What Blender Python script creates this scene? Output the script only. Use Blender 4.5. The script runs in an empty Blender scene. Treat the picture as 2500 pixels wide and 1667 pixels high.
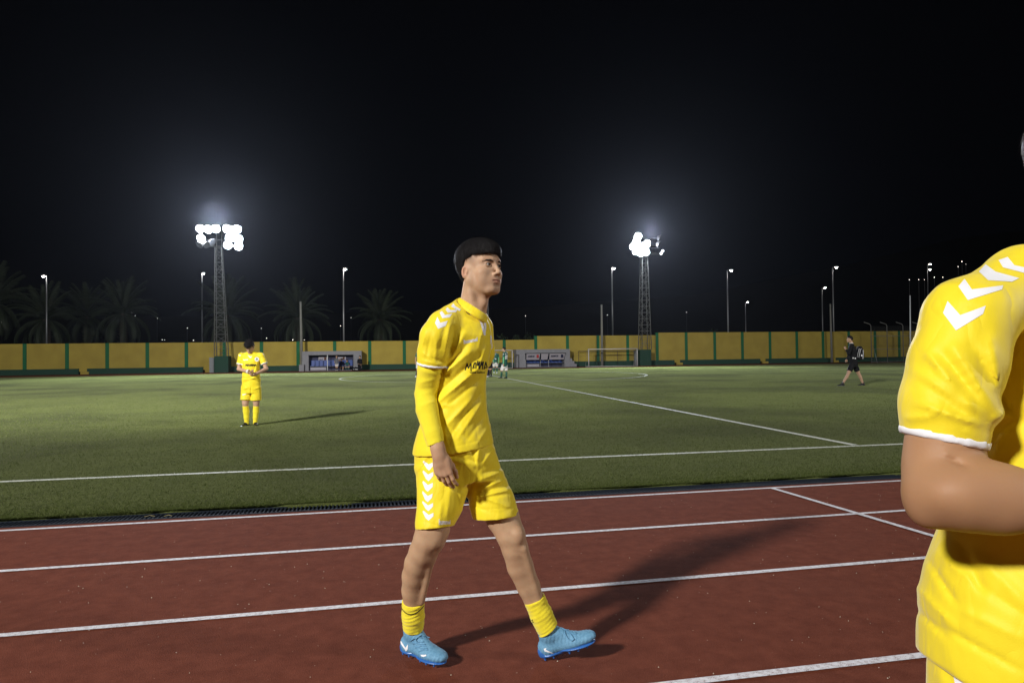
import bpy, bmesh, math, random
import numpy as np
from mathutils import Vector, Matrix
from mathutils.bvhtree import BVHTree

random.seed(7)
rng = np.random.default_rng(7)
SC = bpy.context.scene
COL = SC.collection

# ------------------------------------------------------------------ camera
FPX, CAMH = 1667.0, 1.353
PITCH, ROLL, YAW = 0.01665, -0.01178, 0.1964
CAM = np.array([0.0, 0.0, CAMH])
cy, sy = math.cos(YAW), math.sin(YAW)
AX_R = np.array([cy, -sy, 0.0])          # horizontal, to the right of the view
AX_F = np.array([sy, cy, 0.0])           # horizontal, away from the camera
AX_Z = np.array([0.0, 0.0, 1.0])
cp, sp = math.cos(PITCH), math.sin(PITCH)
_f = cp * AX_F + sp * AX_Z
_u = -sp * AX_F + cp * AX_Z
_c, _s = math.cos(ROLL), math.sin(ROLL)
C_R = _c * AX_R + _s * _u
C_U = -_s * AX_R + _c * _u
C_F = _f


def to_px(P):
    d = np.asarray(P, float) - CAM
    w = d @ C_F
    return 1250 + FPX * (d @ C_R) / w, 833.5 - FPX * (d @ C_U) / w


def W(px, py, D):
    """point of the world seen at photo pixel (px, py) at distance D along the view"""
    return CAM + D * (C_F + C_R * (px - 1250) / FPX + C_U * (833.5 - py) / FPX)


def G(px, py, z=0.0):
    r = C_F + C_R * (px - 1250) / FPX + C_U * (833.5 - py) / FPX
    return CAM + r * (z - CAM[2]) / r[2]


def AT(px, Y, z=0.0):
    """point at height z and world depth Y in the vertical plane of column px"""
    r = C_F + C_R * (px - 1250) / FPX
    lo = CAM + r * (Y - CAM[1]) / r[1]
    for _ in range(3):
        q = to_px((lo[0], Y, z))
        lo = lo + np.array([(px - q[0]) / FPX * Y, 0, 0])
    return np.array([lo[0], Y, z])


def ZAT(x, y, py):
    lo, hi = -5.0, 60.0
    for _ in range(40):
        m = (lo + hi) / 2
        if to_px((x, y, m))[1] > py: lo = m
        else: hi = m
    return lo


cam_d = bpy.data.cameras.new('camera')
cam = bpy.data.objects.new('camera', cam_d)
COL.objects.link(cam)
M = Matrix.Identity(4)
for i in range(3):
    M[i][0], M[i][1], M[i][2], M[i][3] = C_R[i], C_U[i], -C_F[i], CAM[i]
cam.matrix_world = M
cam_d.sensor_width = 36.0
cam_d.lens = FPX / 2500 * 36
cam_d.clip_start, cam_d.clip_end = 0.05, 2000
SC.camera = cam

# ------------------------------------------------------------------ world, lights, exposure
world = bpy.data.worlds.new('World')
SC.world = world
world.use_nodes = True
bg = world.node_tree.nodes['Background']
bg.inputs['Color'].default_value = (0.55, 0.62, 1.0, 1)
bg.inputs['Strength'].default_value = 0.0009
SC.view_settings.view_transform = 'Standard'
SC.view_settings.look = 'None'
SC.view_settings.exposure = 0.0
SC.view_settings.gamma = 1.0
SC.view_settings.use_curve_mapping = False
SC.cycles.use_denoising = True
SC.cycles.max_bounces = 6
SC.cycles.volume_bounces = 0
SC.cycles.sample_clamp_indirect = 4.0
SC.cycles.use_adaptive_sampling = True

FLOODS = []


def flood(name, loc, target, power, cone=110, blend=0.9, size=0.35, col=(0.93, 0.96, 1.0)):
    ld = bpy.data.lights.new(name, 'SPOT')
    ld.energy = power
    ld.color = col
    ld.spot_size = math.radians(cone)
    ld.spot_blend = blend
    ld.shadow_soft_size = size
    o = bpy.data.objects.new(name, ld)
    o.location = loc
    d = Vector(target) - Vector(loc)
    o.rotation_euler = d.to_track_quat('-Z', 'Y').to_euler()
    COL.objects.link(o)
    return o


# near masts stand behind the photographer, far masts are in the picture
NEAR_A = (-21.5, -12.0, 16.0)
NEAR_B = (36.0, -13.0, 16.0)
PW = 47000
flood('flood_light', NEAR_A, (0, 44, 0), PW * 1.18, 130, 0.8, 1.25, (1.0, 0.98, 0.93))
flood('flood_light', NEAR_B, (14, 40, 0), PW * 0.60, 130, 0.8, 1.0, (1.0, 0.98, 0.95))
flood('flood_light', (NEAR_A[0] + .8, NEAR_A[1], NEAR_A[2]), (-10, 24, 0), PW * 0.75, 44, 1.0, 1.2, (1.0, 0.98, 0.93))  # extra narrow beam added to brighten the mid-left turf
flood('flood_light', (NEAR_A[0] - .8, NEAR_A[1], NEAR_A[2]), (2, 46, 0), PW * 0.75, 44, 1.0, 1.2, (1.0, 0.98, 0.93))  # another added beam, lifting the far centre of the pitch
YT = 59.0
_t1, _t2 = AT(540, YT, 12.6), AT(1572, YT, 12.2)
flood('flood_light', (_t1[0], YT - 1.2, 12.6), (-8, 22, 0), PW * 0.42, 130, 0.6, 0.7, (0.78, 0.85, 1.0))
flood('flood_light', (_t2[0], YT - 1.2, 12.2), (14, 22, 0), PW * 0.42, 130, 0.6, 0.7, (0.78, 0.85, 1.0))

# ------------------------------------------------------------------ helpers: materials


def mat(name, col, rough=0.7, spec=0.4, metal=0.0, noise=None, bump=None, emit=None, sheen=0.0,
        sss=0.0, attr=False, transl=0.0, coat=0.0, stretch=None, crumple=None):
    """noise=(scale, amount, colour2, detail)  bump=(scale, strength, distance)"""
    m = bpy.data.materials.new(name)
    m.use_nodes = True
    nt = m.node_tree
    b = nt.nodes['Principled BSDF']
    b.inputs['Base Color'].default_value = (*col, 1)
    b.inputs['Roughness'].default_value = rough
    b.inputs['Specular IOR Level'].default_value = spec
    b.inputs['Metallic'].default_value = metal
    if sheen: b.inputs['Sheen Weight'].default_value = sheen
    if coat: b.inputs['Coat Weight'].default_value = coat
    if sss:
        b.inputs['Subsurface Weight'].default_value = sss
        b.inputs['Subsurface Radius'].default_value = (1.0, 0.35, 0.15)
        b.inputs['Subsurface Scale'].default_value = 0.012
    tc = nt.nodes.new('ShaderNodeTexCoord')
    last = None
    if attr:
        a = nt.nodes.new('ShaderNodeAttribute'); a.attribute_name = 'tint'
        last = a.outputs['Color']
    if noise:
        n = nt.nodes.new('ShaderNodeTexNoise')
        n.inputs['Scale'].default_value = noise[0]
        n.inputs['Detail'].default_value = noise[3] if len(noise) > 3 else 5
        nt.links.new(tc.outputs['Object'], n.inputs['Vector'])
        r = nt.nodes.new('ShaderNodeMapRange')
        r.inputs['From Min'].default_value = 0.35; r.inputs['From Max'].default_value = 0.65
        nt.links.new(n.outputs['Fac'], r.inputs['Value'])
        mm = nt.nodes.new('ShaderNodeMath'); mm.operation = 'MULTIPLY'; mm.inputs[1].default_value = noise[1]
        nt.links.new(r.outputs[0], mm.inputs[0])
        mx = nt.nodes.new('ShaderNodeMix'); mx.data_type = 'RGBA'
        if last is not None: nt.links.new(last, mx.inputs['A'])
        else: mx.inputs['A'].default_value = (*col, 1)
        mx.inputs['B'].default_value = (*noise[2], 1)
        nt.links.new(mm.outputs[0], mx.inputs['Factor'])
        last = mx.outputs['Result']
    if last is not None: nt.links.new(last, b.inputs['Base Color'])
    if bump:
        n = nt.nodes.new('ShaderNodeTexNoise')
        n.inputs['Scale'].default_value = bump[0]; n.inputs['Detail'].default_value = 4
        if stretch:
            mp = nt.nodes.new('ShaderNodeMapping'); mp.inputs['Scale'].default_value = stretch
            nt.links.new(tc.outputs['Object'], mp.inputs['Vector']); nt.links.new(mp.outputs[0], n.inputs['Vector'])
        else: nt.links.new(tc.outputs['Object'], n.inputs['Vector'])
        bp = nt.nodes.new('ShaderNodeBump')
        bp.inputs['Strength'].default_value = bump[1]; bp.inputs['Distance'].default_value = bump[2]
        nt.links.new(n.outputs['Fac'], bp.inputs['Height'])
        if crumple:
            mp = nt.nodes.new('ShaderNodeMapping'); mp.inputs['Scale'].default_value = (1.6, 1.6, .8); mp.inputs['Rotation'].default_value = (.3, .7, .2)
            nt.links.new(tc.outputs['Object'], mp.inputs['Vector'])
            nc = nt.nodes.new('ShaderNodeTexNoise'); nc.inputs['Scale'].default_value = crumple[0]; nc.inputs['Detail'].default_value = 1.6; nc.inputs['Distortion'].default_value = .25
            nt.links.new(mp.outputs[0], nc.inputs['Vector'])
            sb = nt.nodes.new('ShaderNodeMath'); sb.operation = 'SUBTRACT'; sb.inputs[1].default_value = .5; nt.links.new(nc.outputs['Fac'], sb.inputs[0])
            ab = nt.nodes.new('ShaderNodeMath'); ab.operation = 'ABSOLUTE'; nt.links.new(sb.outputs[0], ab.inputs[0])
            b2_ = nt.nodes.new('ShaderNodeBump'); b2_.inputs['Strength'].default_value = crumple[1]; b2_.inputs['Distance'].default_value = crumple[2]
            nt.links.new(ab.outputs[0], b2_.inputs['Height']); nt.links.new(b2_.outputs['Normal'], bp.inputs['Normal'])
        nt.links.new(bp.outputs['Normal'], b.inputs['Normal'])
    if emit:
        b.inputs['Emission Color'].default_value = (*emit[0], 1)
        b.inputs['Emission Strength'].default_value = emit[1]
    return m


MT = {}
MT['shirt'] = mat('yellow_polyester', (0.86, 0.68, 0.020), 0.55, 0.25, noise=(6, 0.35, (0.80, 0.60, 0.016)), bump=(420, 0.15, 0.002), sheen=0.25, crumple=(13, .42, .016))
MT['white_print'] = mat('white_print', (0.80, 0.80, 0.84), 0.55, 0.3)
MT['black_print'] = mat('black_print', (0.012, 0.011, 0.009), 0.6, 0.3)
MT['sock'] = mat('yellow_knit', (0.86, 0.71, 0.025), 0.75, 0.2, bump=(700, 0.5, 0.003), sheen=0.3)
MT['skin'] = mat('skin', (0.46, 0.30, 0.19), 0.58, 0.3, noise=(22, 0.42, (0.36, 0.19, 0.11), 7), bump=(260, 0.12, 0.0015), sss=0.12, attr=True)
MT['skin_far'] = mat('skin_far', (0.50, 0.31, 0.21), 0.55, 0.35, noise=(14, 0.4, (0.42, 0.25, 0.17)))
MT['hair'] = mat('black_hair', (0.007, 0.006, 0.007), 0.55, 0.22, noise=(60, 0.6, (0.018, 0.016, 0.018)), bump=(90, 0.8, 0.006), stretch=(9, 9, 1.2))
MT['brown_hair'] = mat('brown_hair', (0.030, 0.020, 0.013), 0.5, 0.4, noise=(40, 0.7, (0.07, 0.045, 0.03)), bump=(60, 0.9, 0.02))
MT['boot'] = mat('light_blue_knit_boot', (0.15, 0.33, 0.50), 0.6, 0.3, noise=(90, 0.55, (0.08, 0.21, 0.36)), bump=(260, 0.55, 0.004))
MT['boot_sole'] = mat('blue_boot_plate', (0.03, 0.13, 0.42), 0.3, 0.5)
MT['lace'] = mat('blue_lace', (0.13, 0.30, 0.48), 0.7, 0.2)
MT['eye_white'] = mat('eye_white', (0.42, 0.40, 0.38), 0.25, 0.5)
MT['iris'] = mat('dark_iris', (0.025, 0.015, 0.01), 0.15, 0.6)
MT['green_kit'] = mat('dark_green_kit', (0.012, 0.10, 0.075), 0.55, 0.35, noise=(8, 0.4, (0.010, 0.075, 0.06)))
MT['light_green'] = mat('light_green_sleeve', (0.13, 0.42, 0.20), 0.6, 0.3)
MT['white_kit'] = mat('white_kit', (0.72, 0.70, 0.70), 0.65, 0.3, noise=(9, 0.3, (0.60, 0.58, 0.60)))
MT['black_kit'] = mat('black_kit', (0.010, 0.010, 0.012), 0.75, 0.12, noise=(10, 0.4, (0.02, 0.02, 0.024)))
MT['navy_kit'] = mat('navy_kit', (0.012, 0.014, 0.06), 0.6, 0.3)
MT['red_kit'] = mat('red_kit', (0.62, 0.02, 0.03), 0.55, 0.35)
MT['black_shoe'] = mat('black_shoe', (0.010, 0.010, 0.011), 0.35, 0.5)
MT['white_shoe'] = mat('white_shoe', (0.65, 0.66, 0.68), 0.4, 0.4)

# ------------------------------------------------------------------ helpers: objects


def link(o, parent=None):
    COL.objects.link(o)
    if parent is not None: o.parent = parent
    return o


def props(o, label=None, cat=None, group=None, kind=None):
    if label: o['label'] = label
    if cat: o['category'] = cat
    if group: o['group'] = group
    if kind: o['kind'] = kind
    return o


def empty(name, loc, label=None, cat=None, group=None):
    o = bpy.data.objects.new(name, None)
    o.location = tuple(float(v) for v in loc)
    o.empty_display_size = 0.2
    link(o)
    return props(o, label, cat, group)


def mesh_np(name, V, F, mats=None, smooth=True, parent=None, base=(0, 0, 0), midx=None, tint=None):
    """V (n,3) world coordinates, F list/array of polygons"""
    me = bpy.data.meshes.new(name)
    V = np.asarray(V, float) - np.asarray(base, float)
    if isinstance(F, np.ndarray) and F.ndim == 2:
        n, k = F.shape
        me.vertices.add(len(V)); me.vertices.foreach_set('co', V.astype(np.float32).ravel())
        me.loops.add(n * k); me.loops.foreach_set('vertex_index', F.astype(np.int32).ravel())
        me.polygons.add(n)
        me.polygons.foreach_set('loop_start', np.arange(0, n * k, k, dtype=np.int32))
        me.polygons.foreach_set('loop_total', np.full(n, k, dtype=np.int32))
        me.update(calc_edges=True)
    else:
        me.from_pydata([tuple(v) for v in V], [], [tuple(int(i) for i in f) for f in F])
    if mats is not None:
        for m in (mats if isinstance(mats, (list, tuple)) else [mats]): me.materials.append(m)
    if midx is not None: me.polygons.foreach_set('material_index', np.asarray(midx, np.int32))
    if smooth: me.polygons.foreach_set('use_smooth', np.ones(len(me.polygons), bool))
    if tint is not None:
        a = me.color_attributes.new('tint', 'FLOAT_COLOR', 'POINT')
        a.data.foreach_set('color', np.concatenate([tint, np.ones((len(tint), 1))], 1).astype(np.float32).ravel())
    me.validate()
    me.update()
    o = bpy.data.objects.new(name, me)
    return link(o, parent)


class MB:
    """collects simple solids, builds ONE mesh"""
    def __init__(s): s.V = []; s.F = []; s.I = []; s.mi = 0
    def add(s, V, F):
        n = len(s.V); s.V += [tuple(float(c) for c in v) for v in V]; s.F += [tuple(n + i for i in f) for f in F]
        s.I += [s.mi] * len(F)
    def box(s, x0, x1, y0, y1, z0, z1):
        V = [(x, y, z) for z in (z0, z1) for y in (y0, y1) for x in (x0, x1)]
        s.add(V, [(0, 2, 3, 1), (4, 5, 7, 6), (0, 1, 5, 4), (2, 6, 7, 3), (0, 4, 6, 2), (1, 3, 7, 5)])
    def tube(s, pts, rs, n=8, cap=True):
        pts = [np.array(p, float) for p in pts]
        if not hasattr(rs, '__len__'): rs = [rs] * len(pts)
        V = []; F = []
        ref = None
        for i, p in enumerate(pts):
            t = pts[min(i + 1, len(pts) - 1)] - pts[max(i - 1, 0)]
            t = t / (np.linalg.norm(t) + 1e-9)
            if ref is None: ref = np.array([0, 0, 1.]) if abs(t[2]) < .9 else np.array([1., 0, 0])
            a = np.cross(t, ref); a /= np.linalg.norm(a) + 1e-9
            b = np.cross(t, a); ref = -b if False else ref
            for k in range(n):
                th = 2 * math.pi * k / n
                V.append(p + rs[i] * (math.cos(th) * a + math.sin(th) * b))
        for i in range(len(pts) - 1):
            for k in range(n):
                k2 = (k + 1) % n
                F.append((i * n + k, i * n + k2, (i + 1) * n + k2, (i + 1) * n + k))
        if cap:
            F.append(tuple(range(n - 1, -1, -1))); F.append(tuple((len(pts) - 1) * n + k for k in range(n)))
        s.add(V, F)
    def quad(s, *P): s.add(P, [tuple(range(len(P)))])
    def sphere(s, c, r, nu=8, nv=6):
        c = np.array(c, float); V = []; F = []
        for i in range(nv + 1):
            for k in range(nu):
                a = math.pi * i / nv; t = 2 * math.pi * k / nu
                V.append(c + r * np.array([math.sin(a) * math.cos(t), math.sin(a) * math.sin(t), math.cos(a)]))
        for i in range(nv):
            for k in range(nu):
                k2 = (k + 1) % nu
                F.append((i * nu + k, (i + 1) * nu + k, (i + 1) * nu + k2, i * nu + k2))
        s.add(V, F)
    def build(s, name, mats, parent=None, base=(0, 0, 0), smooth=False):
        o = mesh_np(name, s.V, s.F, mats, smooth, parent, base, midx=s.I)
        return o


# ------------------------------------------------------------------ signed-distance modelling
def nrm(v):
    v = np.asarray(v, float); return v / (np.linalg.norm(v) + 1e-12)


class Grid:
    def __init__(s, lo, hi, h):
        s.lo = np.asarray(lo, float); s.h = h
        s.n = np.maximum(4, np.ceil((np.asarray(hi, float) - s.lo) / h).astype(int) + 1)
        s.d = np.full(tuple(s.n), 1.0, np.float32)
    def sub(s, c_lo, c_hi):
        a = np.clip(np.floor((np.asarray(c_lo) - s.lo) / s.h).astype(int), 0, s.n - 1)
        b = np.clip(np.ceil((np.asarray(c_hi) - s.lo) / s.h).astype(int) + 1, 1, s.n)
        if np.any(b <= a): return None, None
        sl = tuple(slice(a[i], b[i]) for i in range(3))
        ax = [(s.lo[i] + s.h * np.arange(a[i], b[i])).astype(np.float32) for i in range(3)]
        X, Y, Z = np.meshgrid(*ax, indexing='ij')
        return sl, np.stack([X, Y, Z], -1)
    def full(s):
        return s.sub(s.lo, s.lo + s.h * (s.n - 1))
    def union(s, prim, k=0.01):
        f, lo, hi = prim
        m = k * 1.3 + 3 * s.h
        sl, P = s.sub(lo - m, hi + m)
        if sl is None: return s
        s.d[sl] = smin(s.d[sl], f(P).astype(np.float32), k); return s
    def cut(s, prim, k=0.005):
        f, lo, hi = prim
        m = k * 1.3 + 3 * s.h
        sl, P = s.sub(lo - m, hi + m)
        if sl is None: return s
        s.d[sl] = -smin(-s.d[sl], f(P).astype(np.float32), k); return s


def smin(a, b, k):
    if k <= 0: return np.minimum(a, b)
    h = np.clip(k - np.abs(a - b), 0, None) / k
    return np.minimum(a, b) - h * h * k * 0.25


def p_cone(a, b, ra, rb):
    a = np.asarray(a, float); b = np.asarray(b, float); ab = b - a; L2 = ab @ ab + 1e-12
    def f(P):
        q = P - a.astype(np.float32)
        t = np.clip((q @ ab.astype(np.float32)) / np.float32(L2), 0, 1)
        return np.linalg.norm(q - t[..., None] * ab.astype(np.float32), axis=-1) - (ra + (rb - ra) * t)
    r = max(ra, rb)
    return f, np.minimum(a, b) - r, np.maximum(a, b) + r


def p_ell(c, axes, rad):
    c = np.asarray(c, float); A = np.array([nrm(x) for x in axes]).astype(np.float32); rad = np.asarray(rad, np.float32)
    def f(P):
        q = (P - c.astype(np.float32)) @ A.T
        k0 = np.linalg.norm(q / rad, axis=-1); k1 = np.linalg.norm(q / rad ** 2, axis=-1) + 1e-6
        return k0 * (k0 - 1) / k1
    R = float(rad.max())
    return f, c - R, c + R


def p_loft(pts, secs, right, cap=0.0, sq=2.0, offs=None):
    """elliptic sections (half width along right, half depth across) along a polyline"""
    pts = np.array(pts, float); secs = np.array(secs, float)
    ln = np.concatenate([[0], np.cumsum(np.linalg.norm(np.diff(pts, axis=0), axis=1))])
    axd = nrm(pts[-1] - pts[0]); r0 = np.asarray(right, float)
    if r0.ndim == 1: r0 = np.repeat(r0[None], len(pts), 0)
    R = np.array([nrm(r - axd * (r @ axd)) for r in r0])
    Bk = np.array([np.cross(axd, r) for r in R])
    s_ = (pts - pts[0]) @ axd
    def f(P):
        q = P - pts[0].astype(np.float32)
        t = q @ axd.astype(np.float32)
        tc = np.clip(t, s_[0], s_[-1])
        c = np.stack([np.interp(tc, s_, pts[:, i] - pts[0, i]) for i in range(3)], -1)
        w = np.interp(tc, s_, secs[:, 0]); dp = np.interp(tc, s_, secs[:, 1])
        rr = np.stack([np.interp(tc, s_, R[:, i]) for i in range(3)], -1)
        bb = np.stack([np.interp(tc, s_, Bk[:, i]) for i in range(3)], -1)
        v = q - c
        x = (v * rr).sum(-1); y = (v * bb).sum(-1)
        if sq == 2.0: k0 = np.sqrt((x / w) ** 2 + (y / dp) ** 2)
        else: k0 = (np.abs(x / w) ** sq + np.abs(y / dp) ** sq) ** (1 / sq)
        rad = (k0 - 1) * np.minimum(w, dp)
        end = np.abs(t - tc)
        return np.where(end > 0, np.sqrt(np.maximum(rad, 0) ** 2 + end ** 2) + np.minimum(rad, 0) * 0, rad)
    m = secs.max() * 1.05
    return f, pts.min(0) - m, pts.max(0) + m


def wav(P, freq, seed, n=5, stretch=None):
    """cheap smooth noise -1..1"""
    r = np.random.default_rng(seed)
    Q = P * np.float32(freq) if stretch is None else (P @ np.asarray(stretch, np.float32)) * np.float32(freq)
    o = np.zeros(P.shape[:-1], np.float32)
    for i in range(n):
        d = nrm(r.normal(size=3)).astype(np.float32); ph = r.uniform(0, 6.28)
        o += np.sin(Q @ d * np.float32(r.uniform(.7, 1.5)) + np.float32(ph) + 1.3 * np.roll(o, 0))
    return o / n


def surfnets(g):
    d = g.d; h = g.h
    d = d.copy()
    for ax in range(3):
        idx = [slice(None)] * 3
        for e in (0, -1):
            idx[ax] = e; d[tuple(idx)] = np.maximum(d[tuple(idx)], 0.25 * h)
    s = d < 0
    nx, ny, nz = d.shape
    cnt = np.zeros((nx - 1, ny - 1, nz - 1), np.uint8)
    for i in (0, 1):
        for j in (0, 1):
            for k in (0, 1):
                cnt += s[i:nx - 1 + i, j:ny - 1 + j, k:nz - 1 + k]
    act = (cnt > 0) & (cnt < 8)
    ci = np.argwhere(act)
    if len(ci) == 0: return np.zeros((0, 3)), np.zeros((0, 4), int)
    vid = np.full(act.shape, -1, np.int64); vid[act] = np.arange(len(ci))
    acc = np.zeros((len(ci), 3)); n = np.zeros(len(ci))
    C = [(i, j, k) for i in (0, 1) for j in (0, 1) for k in (0, 1)]
    val = {c: d[ci[:, 0] + c[0], ci[:, 1] + c[1], ci[:, 2] + c[2]].astype(float) for c in C}
    for c in C:
        for ax in range(3):
            if c[ax]: continue
            c2 = list(c); c2[ax] = 1; c2 = tuple(c2)
            a, b = val[c], val[c2]
            m = (a < 0) != (b < 0)
            t = np.where(m, a / np.where(m, a - b, 1), 0)
            p = np.array(c, float)[None] + t[:, None] * np.eye(3)[ax][None]
            acc += p * m[:, None]; n += m
    V = (ci + acc / n[:, None]) * h + g.lo
    F = []
    for ax in range(3):
        a = [slice(None)] * 3; b = [slice(None)] * 3
        a[ax] = slice(0, d.shape[ax] - 1); b[ax] = slice(1, None)
        sa, sb = s[tuple(a)], s[tuple(b)]
        e = np.argwhere(sa != sb)
        u, w = [(1, 2), (2, 0), (0, 1)][ax]
        ok = (e[:, u] > 0) & (e[:, w] > 0) & (e[:, u] < d.shape[u] - 1) & (e[:, w] < d.shape[w] - 1)
        e = e[ok]
        def cell(du, dw):
            q = e.copy(); q[:, u] -= du; q[:, w] -= dw
            return vid[q[:, 0], q[:, 1], q[:, 2]]
        q = np.stack([cell(1, 1), cell(0, 1), cell(0, 0), cell(1, 0)], 1)
        flip = ~sa[e[:, 0], e[:, 1], e[:, 2]]
        q[flip] = q[flip][:, ::-1]
        F.append(q)
    F = np.concatenate(F)
    F = F[(F >= 0).all(1)]
    return V, F


def sdf_obj(name, g, mats, parent, base, tintf=None, smooth_it=1):
    V, F = surfnets(g)
    if len(V) == 0: return None
    for _ in range(smooth_it):
        S = np.zeros_like(V); n = np.zeros(len(V))
        for a, b in ((0, 1), (1, 2), (2, 3), (3, 0)):
            np.add.at(S, F[:, a], V[F[:, b]]); np.add.at(n, F[:, a], 1)
            np.add.at(S, F[:, b], V[F[:, a]]); np.add.at(n, F[:, b], 1)
        V = V * 0.5 + 0.5 * S / np.maximum(n, 1)[:, None]
    t = tintf(V) if tintf is not None else None
    o = mesh_np(name, V, F, mats, True, parent, base, tint=t)
    return o


# ------------------------------------------------------------------ the setting
YW = 62.2                                            # face of the far wall
Y_TURF0, Y_TURF1 = 6.42, 55.0
TRK_Y = 6.19


def ground_mat(name, c1, c2, scale, rough, spec, fleck=None, bumps=((60, .5, .02),), extra=None, streak=None):
    m = bpy.data.materials.new(name); m.use_nodes = True
    nt = m.node_tree; b = nt.nodes['Principled BSDF']; L = nt.links.new
    tc = nt.nodes.new('ShaderNodeTexCoord')
    n1 = nt.nodes.new('ShaderNodeTexNoise'); n1.inputs['Scale'].default_value = scale; n1.inputs['Detail'].default_value = 8; n1.inputs['Roughness'].default_value = .65
    L(tc.outputs['Object'], n1.inputs['Vector'])
    cr = nt.nodes.new('ShaderNodeValToRGB'); cr.color_ramp.elements[0].position = .35; cr.color_ramp.elements[1].position = .65
    cr.color_ramp.elements[0].color = (*c1, 1); cr.color_ramp.elements[1].color = (*c2, 1)
    L(n1.outputs['Fac'], cr.inputs['Fac'])
    last = cr.outputs['Color']
    def over(fac, col, blend='MIX'):
        nonlocal last
        mx = nt.nodes.new('ShaderNodeMix'); mx.data_type = 'RGBA'; mx.blend_type = blend
        L(fac, mx.inputs['Factor']); L(last, mx.inputs['A']); mx.inputs['B'].default_value = (*col, 1)
        last = mx.outputs['Result']
    def thr(tex_out, lo, hi):
        r = nt.nodes.new('ShaderNodeMapRange'); r.inputs['From Min'].default_value = lo; r.inputs['From Max'].default_value = hi
        L(tex_out, r.inputs['Value']); return r.outputs[0]
    if streak:
        mp = nt.nodes.new('ShaderNodeMapping'); mp.inputs['Scale'].default_value = streak[0]
        L(tc.outputs['Object'], mp.inputs['Vector'])
        n = nt.nodes.new('ShaderNodeTexNoise'); n.inputs['Scale'].default_value = 1; n.inputs['Detail'].default_value = 6
        L(mp.outputs[0], n.inputs['Vector']); over(thr(n.outputs['Fac'], .45, .72), streak[1])
    if extra:
        for sc, lo, hi, col in extra:
            n = nt.nodes.new('ShaderNodeTexNoise'); n.inputs['Scale'].default_value = sc; n.inputs['Detail'].default_value = 4
            L(tc.outputs['Object'], n.inputs['Vector']); over(thr(n.outputs['Fac'], lo, hi), col)
    if fleck:
        for sc, rad, col in fleck:
            v = nt.nodes.new('ShaderNodeTexVoronoi'); v.inputs['Scale'].default_value = sc; v.inputs['Randomness'].default_value = 1
            L(tc.outputs['Object'], v.inputs['Vector'])
            sep = nt.nodes.new('ShaderNodeSeparateColor'); L(v.outputs['Color'], sep.inputs[0])
            a = thr(v.outputs['Distance'], rad, rad * .6); g = thr(sep.outputs[0], .72, .74)
            mu = nt.nodes.new('ShaderNodeMath'); mu.operation = 'MULTIPLY'; L(a, mu.inputs[0]); L(g, mu.inputs[1])
            over(mu.outputs[0], col)
    L(last, b.inputs['Base Color'])
    b.inputs['Roughness'].default_value = rough; b.inputs['Specular IOR Level'].default_value = spec
    prev = None
    for sc, st, ds in bumps:
        n = nt.nodes.new('ShaderNodeTexNoise'); n.inputs['Scale'].default_value = sc; n.inputs['Detail'].default_value = 5
        L(tc.outputs['Object'], n.inputs['Vector'])
        bp = nt.nodes.new('ShaderNodeBump'); bp.inputs['Strength'].default_value = st; bp.inputs['Distance'].default_value = ds
        L(n.outputs['Fac'], bp.inputs['Height'])
        if prev is not None: L(prev, bp.inputs['Normal'])
        prev = bp.outputs['Normal']
    L(prev, b.inputs['Normal'])
    return m


def paint_mat(name, col, under, wear=(90, .42, .60), fine=(260, .40, .62)):
    """worn paint letting the ground show through"""
    m = bpy.data.materials.new(name); m.use_nodes = True
    nt = m.node_tree; b = nt.nodes['Principled BSDF']; L = nt.links.new
    tc = nt.nodes.new('ShaderNodeTexCoord'); outs = []
    for sc, lo, hi in (wear, fine):
        n = nt.nodes.new('ShaderNodeTexNoise'); n.inputs['Scale'].default_value = sc; n.inputs['Detail'].default_value = 5
        L(tc.outputs['Object'], n.inputs['Vector'])
        r = nt.nodes.new('ShaderNodeMapRange'); r.inputs['From Min'].default_value = lo; r.inputs['From Max'].default_value = hi
        r.inputs['To Min'].default_value = .05
        L(n.outputs['Fac'], r.inputs['Value']); outs.append(r.outputs[0])
    mu = nt.nodes.new('ShaderNodeMath'); mu.operation = 'MULTIPLY'; L(outs[0], mu.inputs[0]); L(outs[1], mu.inputs[1])
    inv = nt.nodes.new('ShaderNodeMath'); inv.operation = 'MULTIPLY'; inv.inputs[1].default_value = .9; L(mu.outputs[0], inv.inputs[0])
    mx = nt.nodes.new('ShaderNodeMix'); mx.data_type = 'RGBA'; mx.inputs['A'].default_value = (*col, 1); mx.inputs['B'].default_value = (*under, 1)
    L(inv.outputs[0], mx.inputs['Factor']); L(mx.outputs['Result'], b.inputs['Base Color'])
    b.inputs['Roughness'].default_value = .7
    n = nt.nodes.new('ShaderNodeTexNoise'); n.inputs['Scale'].default_value = 300
    L(tc.outputs['Object'], n.inputs['Vector'])
    bp = nt.nodes.new('ShaderNodeBump'); bp.inputs['Strength'].default_value = .4; bp.inputs['Distance'].default_value = .003
    L(n.outputs['Fac'], bp.inputs['Height']); L(bp.outputs['Normal'], b.inputs['Normal'])
    return m


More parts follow.
